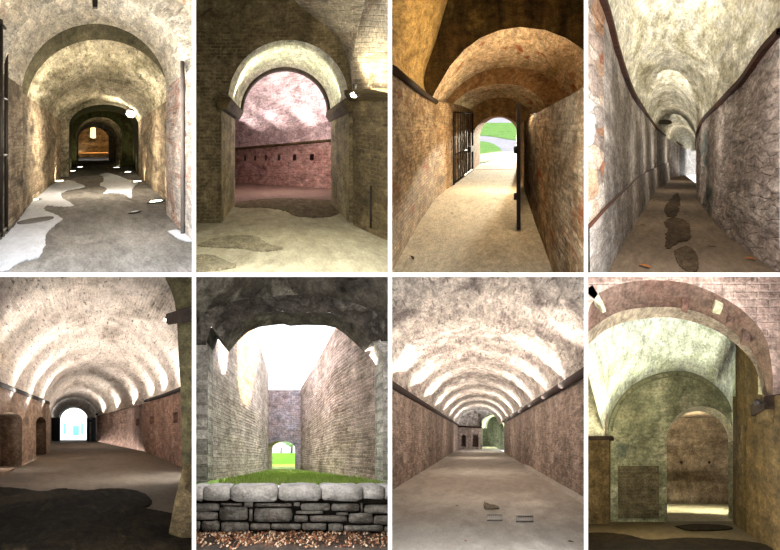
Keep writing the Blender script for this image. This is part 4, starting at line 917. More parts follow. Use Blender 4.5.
# ================================================================ 6: roofless court behind a stone parapet
def room6():
    R = Room(B(1, 1), (284, 452), 101)
    shade_stone = mk('arch_shade_stone', ['#1c1814', '#4c453e', '#332d27', '#6a635a', '#25201b'], 1.0, 5, bump=1.2, pits=0.3, seed=71, contrast=0.45)  # darkness of the backlit arch worked into the stone colour
    pier = mk('lime_streaked_stone', ['#767067', '#aaa49b', '#918b83', '#bdb7ae', '#5f594f'], 1.0, 5, brick=(0.55, 0.22, 0.5, '#5a534a'), bump=1.1, seed=72, contrast=0.4)
    cl = mk('grey_court_brick', ['#9a8e86', '#bbaea6', '#a99b92', '#ccc0b6'], 0.9, 6, (0.21, 0.07, 0.7, '#a79c94'), streak=0.25, bump=0.8, pits=0.3, seed=73)
    cr = mk('pinkish_court_brick', ['#8c7a72', '#b09a92', '#9d877e', '#bda99f'], 0.9, 6, (0.21, 0.07, 0.7, '#9c8d84'), streak=0.25, bump=0.8, pits=0.35, seed=74)
    ce = mk('slate_court_wall', ['#6f6a72', '#8c8288', '#9a8484', '#7c7a86'], 1.2, 5, (0.21, 0.07, 0.6, '#857a7c'), bump=0.8, seed=75)
    cream = mk('cream_reveal', ['#d8c8ae', '#e8dac2', '#cdb99c'], 1.0, 5, (0.21, 0.07, 0.4, '#e6d9c4'), bump=0.4, seed=76)
    earth = mk('dark_leafy_ground', ['#2e2620', '#453a31', '#3a3028'], 1.2, 8, bump=0.5, seed=77)
    turf = mk('turf', ['#4f6e22', '#6b8c2c', '#5f7f2a'], 1.0, 9, bump=0.6, seed=78)
    lawn = mk('bright_lawn', ['#62a81c', '#7cc42a', '#70b624'], 0.6, 8, bump=0.4, seed=79)
    # ground in front
    hfloor(R, 'floor', earth, lambda r: 284-140/r, lambda r: 284+140/r, [0.985, 1.1, 1.27], 'dark leafy ground in front of the stone parapet', nv=8)
    # parapet: coping slabs and coursed stones on a dark core
    core = mk('dark_joint', ['#16130f', '#2a241d'], 2.0, 7, bump=0.6, seed=80)
    t = empty('stone_parapet', R.pt(292, 531, 1.24), 'low parapet of rough grey stones under broad coping slabs', 'parapet'); loc = t.location.copy()
    o = R.prism('core', [R.pt(*p, 1.26) for p in ((190, 532), (394, 532), (394, 490), (190, 490))], R.ax(0.55), core, t); o.location = -loc
    stone = mk('rough_grey_stone', ['#4d463e', '#757067', '#625a52', '#8a8278'], 2.0, 6, bump=1.2, pits=0.4, seed=81, contrast=0.35)
    slab = mk('coping_stone', ['#77726b', '#98938c', '#86817b', '#a5a09a'], 1.2, 6, bump=0.8, seed=82, contrast=0.3, spots=[('#26221e', 0.9, 0.62)])
    Z = lambda x, y: (194+x/3.93, 410+y/3.93)
    def rough_block(nm, x0, y0, x1, y1, r, dep, mat, skew=0.0, cols=None):
        bm = bmesh.new(); ul = bm.loops.layers.uv.new('UVMap'); ring = []
        m_ = 20
        for k in range(m_):
            a = 2*math.pi*k/m_; cx_, cy_ = (x0+x1)/2, (y0+y1)/2
            sxn = math.copysign(abs(math.cos(a))**0.35, math.cos(a)); syn = math.copysign(abs(math.sin(a))**0.35, math.sin(a))
            j = noise.noise(Vector((x0*0.7+k*0.9, y0, 1)))*0.10
            ring.append((cx_+(x1-x0)/2*sxn*(1+j*0.35), cy_+(y1-y0)/2*syn*(1+j*1.6)))
        F0 = [bm.verts.new(R.pt(284+(x-284)*1.0, y, r+0.02)) for x, y in ring]
        cx_, cy_ = (x0+x1)/2, (y0+y1)/2
        F1 = [bm.verts.new(R.pt(cx_+(x-cx_)*0.97, cy_+(y-cy_)*0.92, r-0.004+0.006*noise.noise(Vector((x, y, 0))))) for x, y in ring]
        c_ = bm.verts.new(R.pt(cx_, cy_, r-0.008))
        Bk = [bm.verts.new(v.co+R.ax(dep)) for v in F0]
        for i in range(m_):
            j = (i+1) % m_
            bm.faces.new((F0[i], F0[j], F1[j], F1[i])); bm.faces.new((F1[i], F1[j], c_)); bm.faces.new((F0[j], F0[i], Bk[i], Bk[j]))
        bm.faces.new(Bk)
        bmesh.ops.recalc_face_normals(bm, faces=bm.faces[:])
        for f in bm.faces:
            for lp in f.loops: qq = R.q(lp.vert.co); lp[ul].uv = (qq.x*1.0+x0*0.37, -qq.y+qq.z+y0*0.2)
        R.clip(bm)
        return bm
    allst = bmesh.new()
    tmp = []
    for x0, y0, x1, y1 in ((-10, 366, 100, 398), (104, 366, 190, 376), (196, 356, 232, 382), (238, 366, 384, 380), (392, 362, 416, 378), (420, 366, 535, 396), (540, 368, 650, 398), (655, 366, 664, 400), (668, 372, 790, 408),
                           (-10, 400, 94, 432), (100, 378, 212, 434), (216, 388, 230, 436), (235, 384, 386, 440), (400, 396, 508, 409), (394, 414, 448, 440), (455, 415, 602, 440), (560, 402, 606, 414), (608, 404, 704, 446), (706, 414, 790, 452),
                           (-10, 436, 24, 470), (30, 436, 100, 476), (106, 440, 216, 482), (222, 446, 300, 472), (304, 446, 420, 470), (424, 444, 520, 472), (528, 446, 586, 478), (590, 452, 744, 478), (748, 456, 790, 480)):
        (a, b), (c, d) = Z(x0, y0), Z(x1, y1)
        bm = rough_block('stone', a, b, c, d, 1.235, 0.3, stone); me = bpy.data.meshes.new('tmp'); bm.to_mesh(me); bm.free(); allst.from_mesh(me); bpy.data.meshes.remove(me)
    o = link('stonework', allst, stone, t, True); o.location = -loc
    for x0, x1 in ((-10, 36), (36, 142), (143, 330), (331, 500), (501, 664), (665, 748), (750, 800)):
        (a, b), (c, d) = Z(x0, 298), Z(x1, 357-(6 if x1 > 740 else 0)+(4 if x0 == 143 else 0))
        o = link('coping_slab', rough_block('s', a, b, c, d, 1.215, 0.75, slab), slab, t, True); o.location = -loc
    # dark arch over the opening
    op = [(214, 490), (214, 440), (213.5, 400), (213.5, 352), (218, 338), (223, 345), (229, 352), (237, 342), (248, 332), (259, 327), (270, 325.5), (283, 324), (290, 326), (305, 325), (326, 325.5), (336, 328), (345, 334), (355, 343), (364, 352), (371, 350), (374, 362), (374, 490)]
    dz = R.uv(0, 0, 1.62)-R.uv(0, 0, 1.47)
    sc = 1.62/1.47
    op1 = [(284+(x-284)*sc, 452+(y-452)*sc) for x, y in op]
    up_ = [p for p in op1 if p[1] < 345]
    struct(R.panel('wall_front', [(160, 345.2)]+[(160, 240), (420, 240), (420, 345.2), (up_[-1][0]+3, 345.2)]+up_[::-1]+[(up_[0][0], 345.2)], R.fplane(1.47), shade_stone), 'shade-toned stone wall over the broad broken arch', 'wall')
    xl_, xr_ = min(p[0] for p in op1), max(p[0] for p in op1)
    struct(R.panel('wall_front', [(160, 500), (160, 345), (xl_+1.5, 345), (xl_+1.5, 500)], R.fplane(1.468), pier), 'left rough stone pier beside the broad arch', 'pier')
    lo_ = [p for p in op1 if p[0] > 340 and p[1] >= 340]
    struct(R.panel('wall_front', [(420, 500), (420, 340)]+[(p[0], p[1]) for p in lo_]+[(xr_, 500)], R.fplane(1.468), pier), 'right rough stone pier beside the broad arch', 'pier')
    back = [R.pt(x, y, 1.62) for x, y in op]; k0 = 3; k1 = len(back)-3
    struct(R.grid('wall_passage', [[p-dz for p in back[k0:k1]], back[k0:k1]], shade_stone, 66, 8, 0.02, 2.0, swap=True), 'shade-toned soffit of the broad arch', 'arch')
    for nm, seg, lab in (('wall_left', back[:k0+1], 'left rough stone jamb of the broad arch'), ('wall_right', back[k1-1:], 'right rough stone jamb of the broad arch')):
        struct(R.grid(nm, [[p-dz for p in seg], seg], pier, 40, 10, 0.02, 2.0), lab, 'pier')
    s0 = R.curve([(150, 300, 1.0), (215, 235, 1.0), (292, 200, 1.0), (365, 235, 1.0), (420, 300, 1.0)])
    s1 = R.curve([(165, 345, 1.46), (205, 312, 1.46), (240, 300, 1.46), (292, 295, 1.46), (340, 300, 1.46), (375, 312, 1.46), (415, 345, 1.46)])
    struct(R.grid('ceiling', [s0, s1], shade_stone, 45, 20, 0.035, 1.8), 'dark shade-toned vault above the parapet', 'vault')
    # court walls
    lt = [R.pt(213, 266, 1.6), R.pt(255, 335, 2.41), R.pt(261, 349, 2.6), R.pt(268, 372, 3.1), R.pt(268.5, 390, 3.22)]
    lb = [R.pt(213, 487, 1.6), R.pt(255, 477, 2.41), R.pt(260, 475, 2.6), R.pt(267.5, 471.5, 3.1), R.pt(268.5, 471, 3.22)]
    rt = [R.pt(375, 283, 1.6), R.pt(335, 329, 2.07), R.pt(316, 364, 2.56), R.pt(301, 388, 3.17), R.pt(300.5, 390, 3.22)]
    rb = [R.pt(375, 487, 1.6), R.pt(335, 477, 2.07), R.pt(316, 473, 2.56), R.pt(301, 471, 3.17), R.pt(300.5, 471, 3.22)]
    struct(R.grid('wall_left', [[a, b] for a, b in zip(lb, lt)], cl, 40, 10, 0.03), 'left grey brick wall of the roofless court', 'wall')
    struct(R.grid('wall_right', [[a, b] for a, b in zip(rb, rt)], cr, 40, 10, 0.03), 'right pinkish brick wall of the roofless court', 'wall')
    arc = [(280.8-14.2*math.cos(math.pi*k/16), 448-7*math.sin(math.pi*k/16)) for k in range(17)]
    struct(R.panel('wall_back', [(262, 471.5), (262, 390), (306, 390), (306, 471.5)], R.fplane(3.2), ce, [[(266.6, 471)]+arc+[(295, 471)]]), 'end wall of the roofless court with a small archway', 'wall')
    yb = 452+66/3.2
    rg = lambda r, k=1.0: [R.pt(284+(x-284)*k*3.2/r*(1.0), 452+(y-452)*3.2/r, r) for x, y in [(266.6, 471.5)]+arc+[(295, 471.5)]]
    struct(R.grid('wall_passage', [rg(3.2), [R.pt(272.5+(x-266.6)*0.86, y, 3.6) for x, y in [(266.6, 471.5)]+[(a, b+0.6) for a, b in arc]+[(295, 471.5)]]], cream, 33, 6, 0.0), 'cream reveal of the small archway', 'arch')
    # grass in the court
    gy = [(1.33, 485.3), (1.6, 480), (2.0, 477), (2.6, 473.5), (3.3, 470.5), (4.5, 466.5)]
    struct(R.grid('ground', [[R.pt(190 if r < 2 else 240, y, r), R.pt(394 if r < 2 else 340, y, r)] for r, y in gy], turf, 24, 6, 0.02), 'turf floor of the roofless court', 'ground')
    bm = bmesh.new(); bm.loops.layers.uv.new('UVMap')
    for _ in range(6500):
        r = 1.0/random.uniform(1/3.2, 1/1.345)
        y = None
        for (r0, y0), (r1, y1) in zip(gy, gy[1:]):
            if r0 <= r <= r1: f = (1/r-1/r0)/(1/r1-1/r0); y = y0+(y1-y0)*f
        inv = (1/r-.3125)/(.735-.3125); xl = 268+(214-268)*inv+1; xr_ = 300+(384-300)*inv-1
        p = R.pt(random.uniform(xl, xr_), y, r); h = random.uniform(0.04, 0.10); w_ = random.uniform(0.006, 0.014)*r
        a = random.uniform(0, 6.28); d = Vector((math.cos(a), math.sin(a), 0)); tl = Vector((random.uniform(-.04, .04), random.uniform(-.04, .04), h))
        bm.faces.new((bm.verts.new(p-d*w_), bm.verts.new(p+d*w_), bm.verts.new(p+tl)))
    gm = bpy.data.materials.new('grass_blades'); gm = mk('grass_blades', ['#5c7034', '#7d8a48', '#97985c'], 2.0, 6, bump=0, seed=83)
    tag(link('grass', bm, gm, None, False), 'short rough grass growing on the court floor', 'grass', kind='stuff')
    # outside
    rt_ = [(475, 3.9), (469, 4.4), (462, 7), (456, 12), (453, 16)]
    struct(R.grid('lawn', [[R.pt(240, y, r), R.pt(330, y, r)] for y, r in rt_[1:]], lawn, 10, 6, 0.0), 'bright green lawn beyond the small archway', 'lawn')
    fol = mk('hazed_foliage', ['#8d9a86', '#a9b49e', '#9aa690'], 1.0, 4, bump=0.5, seed=84); bark = plain('grey_bark', '#6e675e', 0.9)  # haze and overexposure paled into the foliage colour
    for x, s_, lab in ((270.5, 1.3, 'pale tree on the left beyond the court archway'), (281, 1.75, 'tallest pale tree in the middle beyond the court archway'), (291.5, 1.35, 'pale tree on the right beyond the court archway')):
        tr = {270.5: 15.5, 281: 17.0, 291.5: 15.8}[x]; base = R.pt(x, 453.3, tr); t = empty('tree', base, lab, 'tree', 'trees beyond the court')
        tube('trunk', [Vector((0, 0, 0)), Vector((0.1, 0, 1.2)), Vector((0, 0, 2.2))], [0.25, 0.18, 0.12], bark, t)
        bm = bmesh.new(); bm.loops.layers.uv.new('UVMap')
        bmesh.ops.create_icosphere(bm, subdivisions=4, radius=s_)
        for v in bm.verts:
            v.co += v.co.normalized()*(noise.noise(v.co*0.9+Vector((x, 0, 0)))*0.9+noise.noise(v.co*2.6)*0.45); v.co.z *= 0.8
        o = link('crown', bm, fol, t, True); o.location = (0, 0, 2.6)
    # fallen leaves: countless litter along the foot of the parapet, a few big ones told apart
    bm = bmesh.new(); bm.loops.layers.uv.new('UVMap'); nv = floor_normal(R)
    for k in range(1900):
        y = random.triangular(530.5, 551, 534); x = random.uniform(194, 391); p = R.fl(x, y)
        if noise.noise(Vector((x*0.06, y*0.15, 5)))+0.25 < random.uniform(-0.3, 0.4): continue
        s_ = random.uniform(0.011, 0.026); a = random.uniform(0, 6.28)
        d1 = Vector((math.cos(a), math.sin(a)*1.6, random.uniform(-.5, .5)))*s_; d2 = Vector((-math.sin(a), math.cos(a)*1.6, random.uniform(-.5, .5)))*s_*0.65
        c_ = p+nv*random.uniform(0.008, 0.03)
        f = bm.faces.new([bm.verts.new(v) for v in (c_-d1, c_-d2*0.9, c_+d1*0.8+nv*0.01, c_+d2)]); f.material_index = random.choice((0, 0, 1, 2, 3))
    R.clip(bm)
    o = link('leaf_litter', bm, None, None, False)
    for nm, hx in (('litter_brown', '#7d4f34'), ('litter_tan', '#a98465'), ('litter_dark', '#4f3222'), ('litter_pale', '#c0a78c')): o.data.materials.append(plain(nm, hx, 0.85))
    tag(o, 'carpet of brown fallen leaves along the foot of the parapet', 'leaves', kind='stuff')
    leaf(R, 222, 540.5, 0.03, plain('grey_leaf', '#8d8f80', 0.8), 'large grey green leaf lying on the brown litter', 0.9, lift=0.05)
    light('POINT', 'pier_fill', R.uv(-30, -30, 1.15), 26, '#fff8ee', 0.3)  # unseen fill added to brighten the left pier
    light('AREA', 'court_sky_fill', pxw(285, 244, 16.0), 1650, '#f4f8ff', 3.2, pxw(285, 470, 16.0), sy=6.5)  # hidden panel added above the court to strengthen the sky
    light('AREA', 'lawn_daylight_fill', R.pt(281, 440, 6.0)+Vector((0, 0, 2.5)), 900, '#fffbe8', 3.0, R.pt(281, 462, 4.2))  # area light added beyond the archway to brighten its reveal
    light('SPOT', 'low_court_sun', R.pt(248, 352, 2.15)+Vector((2.9, 0.6, 0.88)), 1700, '#ffd698', 0.05, R.pt(250, 352, 2.2), angle=44, blend=0.1)
room6()

# ================================================================ 7: gallery with floor grates
def room7():
    R = Room(B(2, 1), (478, 437), 115.5)
    va = mk('stained_gallery_vault', ['#6e6460', '#a39a92', '#c2b8ae', '#8a7d78', '#d0c7bd'], 0.9, 5, (0.26, 0.08, 0.3, '#bdb2a8'), bump=0.9, pits=0.6, seed=91, spots=[('#a9804e', 0.45, 0.70), ('#5a4a48', 0.8, 0.64)])
    wl = mk('brown_gallery_brick', ['#75655a', '#a59286', '#8d7b70', '#b5a498'], 1.1, 6, (0.21, 0.07, 0.6, '#7f7168'), streak=0.3, bump=1.0, pits=0.6, seed=92)
    fl = mk('dusty_gallery_floor', ['#878078', '#a39c93', '#958d84', '#b3aca3'], 0.5, 6, bump=0.2, contrast=0.14, seed=93)
    dk = mk('rusty_ledge', ['#20130e', '#38221a'], 1.5, 5, bump=0.4, seed=94)
    green = mk('green_end_wall', ['#2c2d20', '#474a36', '#383a2b'], 1.0, 4, streak=0.4, bump=0.5, seed=95)
    W = 190
    hfloor(R, 'floor', fl, lambda r: 478-200/r, lambda r: 478+200/r, [0.985, 1.3, 1.8, 2.5, 4, 6, 9.6, 13], 'dusty pale floor of the gallery with two grates', nv=8)
    rows = []; rs = [0.985, 1.6, 2.05, 2.1, 2.6, 3.1, 3.15, 3.8, 4.4, 4.45, 5.2, 5.9, 5.95, 7, 8.2, 9.5]
    for k, r in enumerate(rs):
        d = 6 if k in (3, 6, 9, 12) else 0
        rows.append(R.arch(r, 478-(W+4)/r, 478+(W+4)/r, 437-111/r, 437-111/r, 437-(262-d)/r, 49))
    struct(R.grid('ceiling', rows, va, 61, [10, 7, 1, 7, 6, 1, 6, 5, 1, 5, 4, 1, 5, 4, 4], 0.03), 'long stained vault above the floor grates', 'vault')
    struct(R.grid('wall_left', [[R.uv(-188, 119, r), R.uv(-188, -116, r)] for r in (0.985, 2, 4, 6.5, 9.4)], wl, 34, [10, 12, 8, 6], 0.03), 'left brown brick wall of the gallery with floor grates', 'wall')
    struct(R.grid('wall_right', [[R.uv(192, 119, r), R.uv(192, -118, r)] for r in (0.985, 2, 4, 7.4)], wl, 34, [10, 12, 8], 0.03), 'right brown brick wall of the gallery with floor grates', 'wall')
    struct(R.grid('wall_right', [[R.uv(192, 119, 7.4), R.uv(192, -118, 7.4)], [R.uv(330, 119, 8.0), R.uv(330, -118, 8.0)]], wl, 12, 6, 0.0), 'corner where the right gallery wall ends', 'wall')
    y9 = 437+118/9.4
    hn = [niche_hole(461.5, 466, 434.5, 437, 437, 447, 447), niche_hole(472.5, 478.5, 434.5, 437.5, 437.5, 447.5, 447.5)]
    struct(R.panel('wall_back', [(457.5, y9+0.2), (457.5, 426), (481.5, 427), (481.5, y9+0.2)], R.fplane(9.4), wl, hn, reveal=Vector((0, 1.2, 0))), 'cross wall with two small arched niches at the left end of the gallery', 'wall')
    struct(R.grid('wall_left', [[R.pt(481.5, y9, 9.4), R.pt(481.5, 415, 9.4)], [R.pt(483, 437+118/12.6, 12.6), R.pt(483, 415, 12.6)]], green, 10, 6, 0.0), 'side of the dark green end room', 'wall')
    struct(R.panel('wall_back', [(470, 450), (470, 392), (530, 392), (530, 450)], R.fplane(12.6), green), 'dark green wall at the far end of the gallery', 'wall')
    n = 16
    arc = [(492.5-13*math.cos(math.pi*k/n), 427-12*math.sin(math.pi*k/n)) for k in range(n+1)]
    struct(R.panel('wall_arch', [(450, 428), (450, 388), (512, 388), (512, 428)][:0]+[(452, 427.5), (452, 386), (512, 386), (512, 427.5), (505.5, 427.5)]+arc[::-1][0:]+[], R.fplane(9.52), va), 'end arch of the stained vault', 'wall')
    struct(R.grid('ceiling', [[R.pt(x, y, 9.5) for x, y in arc], [R.pt(486+(x-478)*0.62, y+1.5, 12.6) for x, y in arc]], mk('pale_green_lime', ['#7d8468', '#a3a98c', '#8f9578'], 1.0, 5, bump=0.5, seed=96), 25, 6, 0.01), 'pale green vault of the end room', 'vault')
    for s_, lab in ((-1, 'dark rusty ledge along the left wall of the gallery with grates'), (1, 'dark rusty ledge along the right wall of the gallery with grates')):
        re = 9.4 if s_ < 0 else 7.4; rad = [0.1]*4
        struct(tube('trim_ledge', [R.uv(s_*186, -113, r) for r in (0.985, 2, 4, re)], rad, dk, None, R), lab, 'ledge')
    struct(tube('trim_ledge', [R.pt(457.5, 426.2, 9.36), R.pt(481.5, 427.6, 9.36)], 0.09, dk, None, R), 'dark ledge on the cross wall', 'ledge')
    struct(R.prism('trim_kerb', [R.uv(189, 115.5, 1.0), R.uv(180, 115.5, 1.0), R.uv(184, 108, 1.0), R.uv(189, 107, 1.0)], R.uv(0, 0, 4)-R.uv(0, 0, 1), fl), 'low pale kerb along the right wall', 'kerb')
    # grates
    gm = plain('grate_iron', '#4d4843', 0.6, 0.5)
    for (x0, x1, y0, y1), lab in (((487, 502.5, 515.6, 521.2), 'left of the two square iron grates in the dusty floor'), ((516, 533.5, 517, 522.6), 'right of the two square iron grates in the dusty floor')):
        t = empty('floor_grate', R.fl((x0+x1)/2, y1), lab, 'grate', 'floor grates'); loc = t.location.copy(); nv = floor_normal(R)*0.012
        def pr(nm, a, b, c, d, h=1.0, m=gm):
            o = R.prism(nm, [R.fl(*p)+nv*h*0.3 for p in ((a, d), (b, d), (b, c), (a, c))], nv*h, m, t); o.location = -loc
        pr('frame', x0, x1, y0, y0+0.5, 1.6); pr('frame', x0, x1, y1-0.6, y1, 1.6); pr('frame', x0, x0+0.7, y0+.5, y1-.6, 1.6); pr('frame', x1-0.7, x1, y0+.5, y1-.6, 1.6)
        pr('backing', x0+0.7, x1-0.7, y0+0.5, y1-0.6, 0.5, iron)
        for k in range(7): xx = x0+1.2+(x1-x0-3.2)*k/6; pr('bar', xx, xx+0.9, y0+0.5, y1-0.6, 1.3)
    dm = mk('damp_floor', ['#5f564a', '#6e6457'], 2.0, 8, bump=0.2, rough=0.95, spec=0.03, seed=97)
    blob(R, 'damp_shade_patch', [(484, 502), (489, 505), (496, 506), (499, 509), (492, 509.7), (484.5, 509)], dm, 'small damp patch behind the left floor grate', 'patch', 30, jag=0.012)
    leaf(R, 571, 544, 0.035, plain('blackish_leaf', '#2a221c', 0.8), 'dark leaf at the near right of the dusty floor', 1.3)
    leaf(R, 465.5, 543, 0.022, plain('rust_leaf', '#7a5230', 0.8), 'small rusty leaf at the near centre of the dusty floor', 0.3)
    leaf(R, 457, 507.5, 0.03, plain('grey_fleck', '#4c443b', 0.8), 'dark leaf well left of the floor grates', 0.7)
    for r in (1.75, 2.35, 2.95, 3.7, 4.6, 5.6, 6.8, 8.2):
        for s_ in (-1, 1):
            strip('ledge_uplight', R.uv(s_*164, -132, r), 74 if r > 2 else 46, '#fff3e6', 2.2, R.uv(s_*60, -262, r), R.ax(1), 0.3)
    for r, pw in ((1.9, 40), (3.4, 75), (5.6, 110), (8, 120)): light('POINT', 'gallery_fill', R.uv(0, -20, r), pw*0.7, '#fff2e2', 0.4)  # fill lights added down the middle to brighten the walls
    light('POINT', 'end_room_light', R.pt(489, 425, 11), 700, '#e8f2b8', 0.3)
room7()

# ================================================================ 8: green-stained arch room
def room8():
    R = Room(B(3, 1), (655, 470), 80, 1.1)
    pinkb = mk('pink_spandrel_brick', ['#9c8070', '#c4a898', '#b3968a', '#d2b8a8'], 1.0, 5, (0.3, 0.1, 0.5, '#c9b4a4'), bump=0.9, pits=0.4, seed=101)
    shade = mk('shaded_brown_brick', ['#4a352c', '#7d5c50', '#66493e', '#8f6d60'], 1.3, 5, (0.06, 0.3, 0.7, '#7d6a5e'), bump=1.0, pits=0.4, seed=102)  # brown brick with the shadow under the arch darkened into its colour
    ringm = mk('pale_arch_ring', ['#8f7f68', '#b3a388', '#a3937a', '#c2b296'], 1.3, 5, (0.07, 0.4, 0.5, '#a8987e'), bump=0.7, seed=103)
    va = mk('green_lime_vault', ['#9aa086', '#c6ccb8', '#d8decd', '#b0b59a', '#cfd3c0'], 0.9, 5, bump=0.7, pits=0.2, seed=104, spots=[('#a88458', 0.9, 0.66), ('#6d7a52', 1.0, 0.67)])
    far = mk('green_stained_wall', ['#66634a', '#94906f', '#7f8062', '#a8a182', '#767a66'], 0.8, 5, (0.21, 0.07, 0.4, '#7d7a60'), streak=0.3, bump=0.8, pits=0.3, seed=105, spots=[('#3d4a44', 0.6, 0.63)])
    bk = mk('dark_brick_patch', ['#4b4330', '#625840', '#564c38'], 1.0, 6, (0.21, 0.07, 0.7, '#777055'), bump=0.8, pits=0.5, seed=106)
    side = mk('brown_streaked_pier', ['#4a3d26', '#6d5a3a', '#5c4c30', '#7d6a46'], 1.0, 5, streak=0.5, bump=0.6, seed=107)
    inner = mk('rust_streaked_wall', ['#63574a', '#8a7c68', '#786a58', '#9a8d78'], 0.7, 4, streak=0.6, bump=0.4, seed=108, spots=[('#6b4020', 0.5, 0.60)])
    fl = mk('umber_floor', ['#3f3422', '#54472f', '#4a3d28'], 0.8, 8, bump=0.25, contrast=0.2, seed=109)
    lime = mk('yellowish_limewash', ['#c4bd98', '#d8d2b2', '#cdc7a4'], 1.2, 5, bump=0.4, seed=110)
    dk = mk('dark_iron_stone', ['#1e1610', '#33271d'], 1.5, 5, bump=0.4, seed=111)
    hfloor(R, 'floor', fl, lambda r: 655-110/r, lambda r: 655+140/r, [0.91, 1.1, 1.3, 1.56], 'umber earth floor of the green-stained room', nv=8)
    hfloor(R, 'floor', mk('lit_umber_floor', ['#6d6550', '#8c846a'], 0.8, 7, bump=0.25, contrast=0.25, seed=120), lambda r: 655, lambda r: 750, [1.56, 2.0, 2.5], 'umber floor beyond the inner archway', nv=6)  # umber floor given a lighter colour for the lamplight on it
    O = [(586, 318), (591, 304), (599, 293), (615, 285), (632, 281.5), (648, 280), (668, 280.5), (687, 283), (706, 289), (724, 298), (740, 308), (753, 320), (762, 331), (768, 344), (771, 360), (773, 378), (773, 400)]
    M = [(584, 336), (589, 331), (605, 319), (622, 311), (645, 307.5), (670, 307), (690, 310), (706, 315), (724, 325), (742, 339), (752, 351), (759, 364), (764, 378), (767, 400)]
    I = [(582, 352), (589, 344), (600, 334), (614, 326), (628, 321.5), (642, 319), (656, 317.5), (670, 317.5), (690, 321), (706, 326.5), (722, 334), (737, 345), (747, 355), (755, 367), (760, 382), (763, 400)]
    struct(R.panel('wall_front', [(578, 330)]+[(578, 268), (796, 268), (796, 404), (773, 404)]+O[::-1], R.fplane(1.0), pinkb), 'pink brick spandrel round the great arch', 'wall')
    o_, m_, i_ = R.curve(O, 1.0, 61), R.curve(M, 1.18, 61), R.curve(I, 1.18, 61)
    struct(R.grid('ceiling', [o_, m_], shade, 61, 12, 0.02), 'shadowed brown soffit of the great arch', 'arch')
    struct(R.grid('ceiling', [m_, i_], ringm, 61, 5, 0.008), 'pale brick ring inside the great arch', 'arch')
    J = [(606, 440), (608, 430), (612, 414), (619, 401), (629, 389.5), (642, 380.5), (657, 374.5), (673, 372), (688, 372.5), (700, 376.5), (711, 383), (721, 392), (728, 402), (731.5, 412), (732.5, 440)]
    j_ = R.curve(J, 1.54, 61)
    iv = R.curve([(p[0], p[1], 1.18) for p in I[:11]]+[(729, 338.5, 1.28), (734, 343, 1.40), (736.5, 352, 1.44), (736.5, 368, 1.46), (736.5, 400, 1.5)], None, 61)
    struct(R.grid('ceiling', [iv, j_], va, 61, 24, 0.03, 1.2), 'pale green limewashed vault inside the great arch', 'vault')
    # moulding rings on the far wall
    for off, lab in ((0, 'thin moulded ring round the far lunette'), (5, 'second thin moulded ring round the far lunette')):
        pts = [R.pt(x+(670-x)*off/75.0, y+(440-y)*off/75.0, 1.525) for x, y in J[1:-1]]
        struct(tube('trim_moulding', catmull(pts, 50), 0.013, far, None, R), lab, 'moulding')
    # far wall with inner archway
    n = 24
    arc = [(701-34*math.cos(math.pi*k/n), 440-34*math.sin(math.pi*k/n)) for k in range(n+1)]
    yb = 470+80/1.54
    holes = [[(667, yb-0.1)]+arc+[(735, yb-0.1)]]
    def hole(x, y, w_): return [(x-w_, y+w_), (x-w_, y-w_), (x+w_, y-w_), (x+w_, y+w_)]
    struct(R.panel('wall_back', [(582, yb+0.3), (582, 340), (745, 340), (745, yb+0.3)], R.fplane(1.54), far, holes), 'green-stained far wall with the inner archway', 'wall')
    struct(R.panel('wall_panel', [(618, 518), (618, 466), (659, 466), (659, 518)], R.fplane(1.535), bk, [hole(620.5, 470, 1.5)], reveal=Vector((0, 0.006, 0))), 'patch of bare dark brick in the green-stained wall', 'brickwork')
    struct(R.panel('trim_band', [(606, 445.5), (606, 441.5), (667, 441.5), (667, 445.5)], R.fplane(1.53), far), 'flat string course across the green-stained wall', 'band')
    sv = R.uv(0, 0, 1.68)-R.uv(0, 0, 1.54)
    a1 = [R.pt(*p, 1.54) for p in arc]; struct(R.grid('ceiling', [a1, [p+sv for p in a1]], lime, 41, 6, 0.004), 'bright limewashed soffit of the inner archway', 'arch')
    for x, nm in ((667, 'wall_left'), (735, 'wall_right')):
        b0 = [R.pt(x, yb, 1.54), R.pt(x, 440, 1.54)]; struct(R.grid(nm, [b0, [p+sv for p in b0]], far, 16, 5, 0.002), 'jamb of the inner archway', 'wall')
    struct(R.grid('wall_back', [[R.pt(650, 470+82/2.35, 2.35), R.pt(650, 380, 2.35)], [R.pt(752, 470+82/2.35, 2.35), R.pt(752, 380, 2.35)]], inner, 30, 30, 0.01, swap=True), 'rust-streaked back wall seen through the inner archway', 'wall')
    for x, y in ((681.5, 462.5), (709.5, 462.5)):
        o = lathe('wall_ring', [(0.015, -0.03), (0.04, -0.02), (0.043, 0), (0.025, 0.02), (0.015, 0.0)], dk, None, R.pt(x, y, 2.34), n=14); o.rotation_euler = (math.pi/2, 0, 0)
        tag(o, 'dark iron ring on the %s of the rust-streaked back wall' % ('left' if x < 700 else 'middle'), 'ring', 'iron rings on the back wall')
    for x, nm in ((648, 'wall_left'), (756, 'wall_right')):
        struct(R.grid(nm, [[R.pt(x, 520, 1.7), R.pt(x, 380, 1.7)], [R.pt(x, 505, 2.4), R.pt(x, 380, 2.4)]], inner, 8, 8), 'side wall of the space behind the inner archway', 'wall')
    struct(R.grid('ceiling', [[R.pt(640, 402, 1.69), R.pt(760, 402, 1.69)], [R.pt(640, 418, 2.36), R.pt(760, 418, 2.36)]], inner, 10, 6), 'low vault behind the inner archway', 'vault')
    # left: lunette and pier
    LN = [(586, 352), (592, 359), (599, 369.5), (603.5, 382), (606, 396), (606.5, 412), (606.5, 436)]
    struct(R.panel('wall_left', [(580, 438), (580, 345)]+LN, R.fplane(1.5), lime), 'pale lunette at the left of the green-stained room', 'wall')
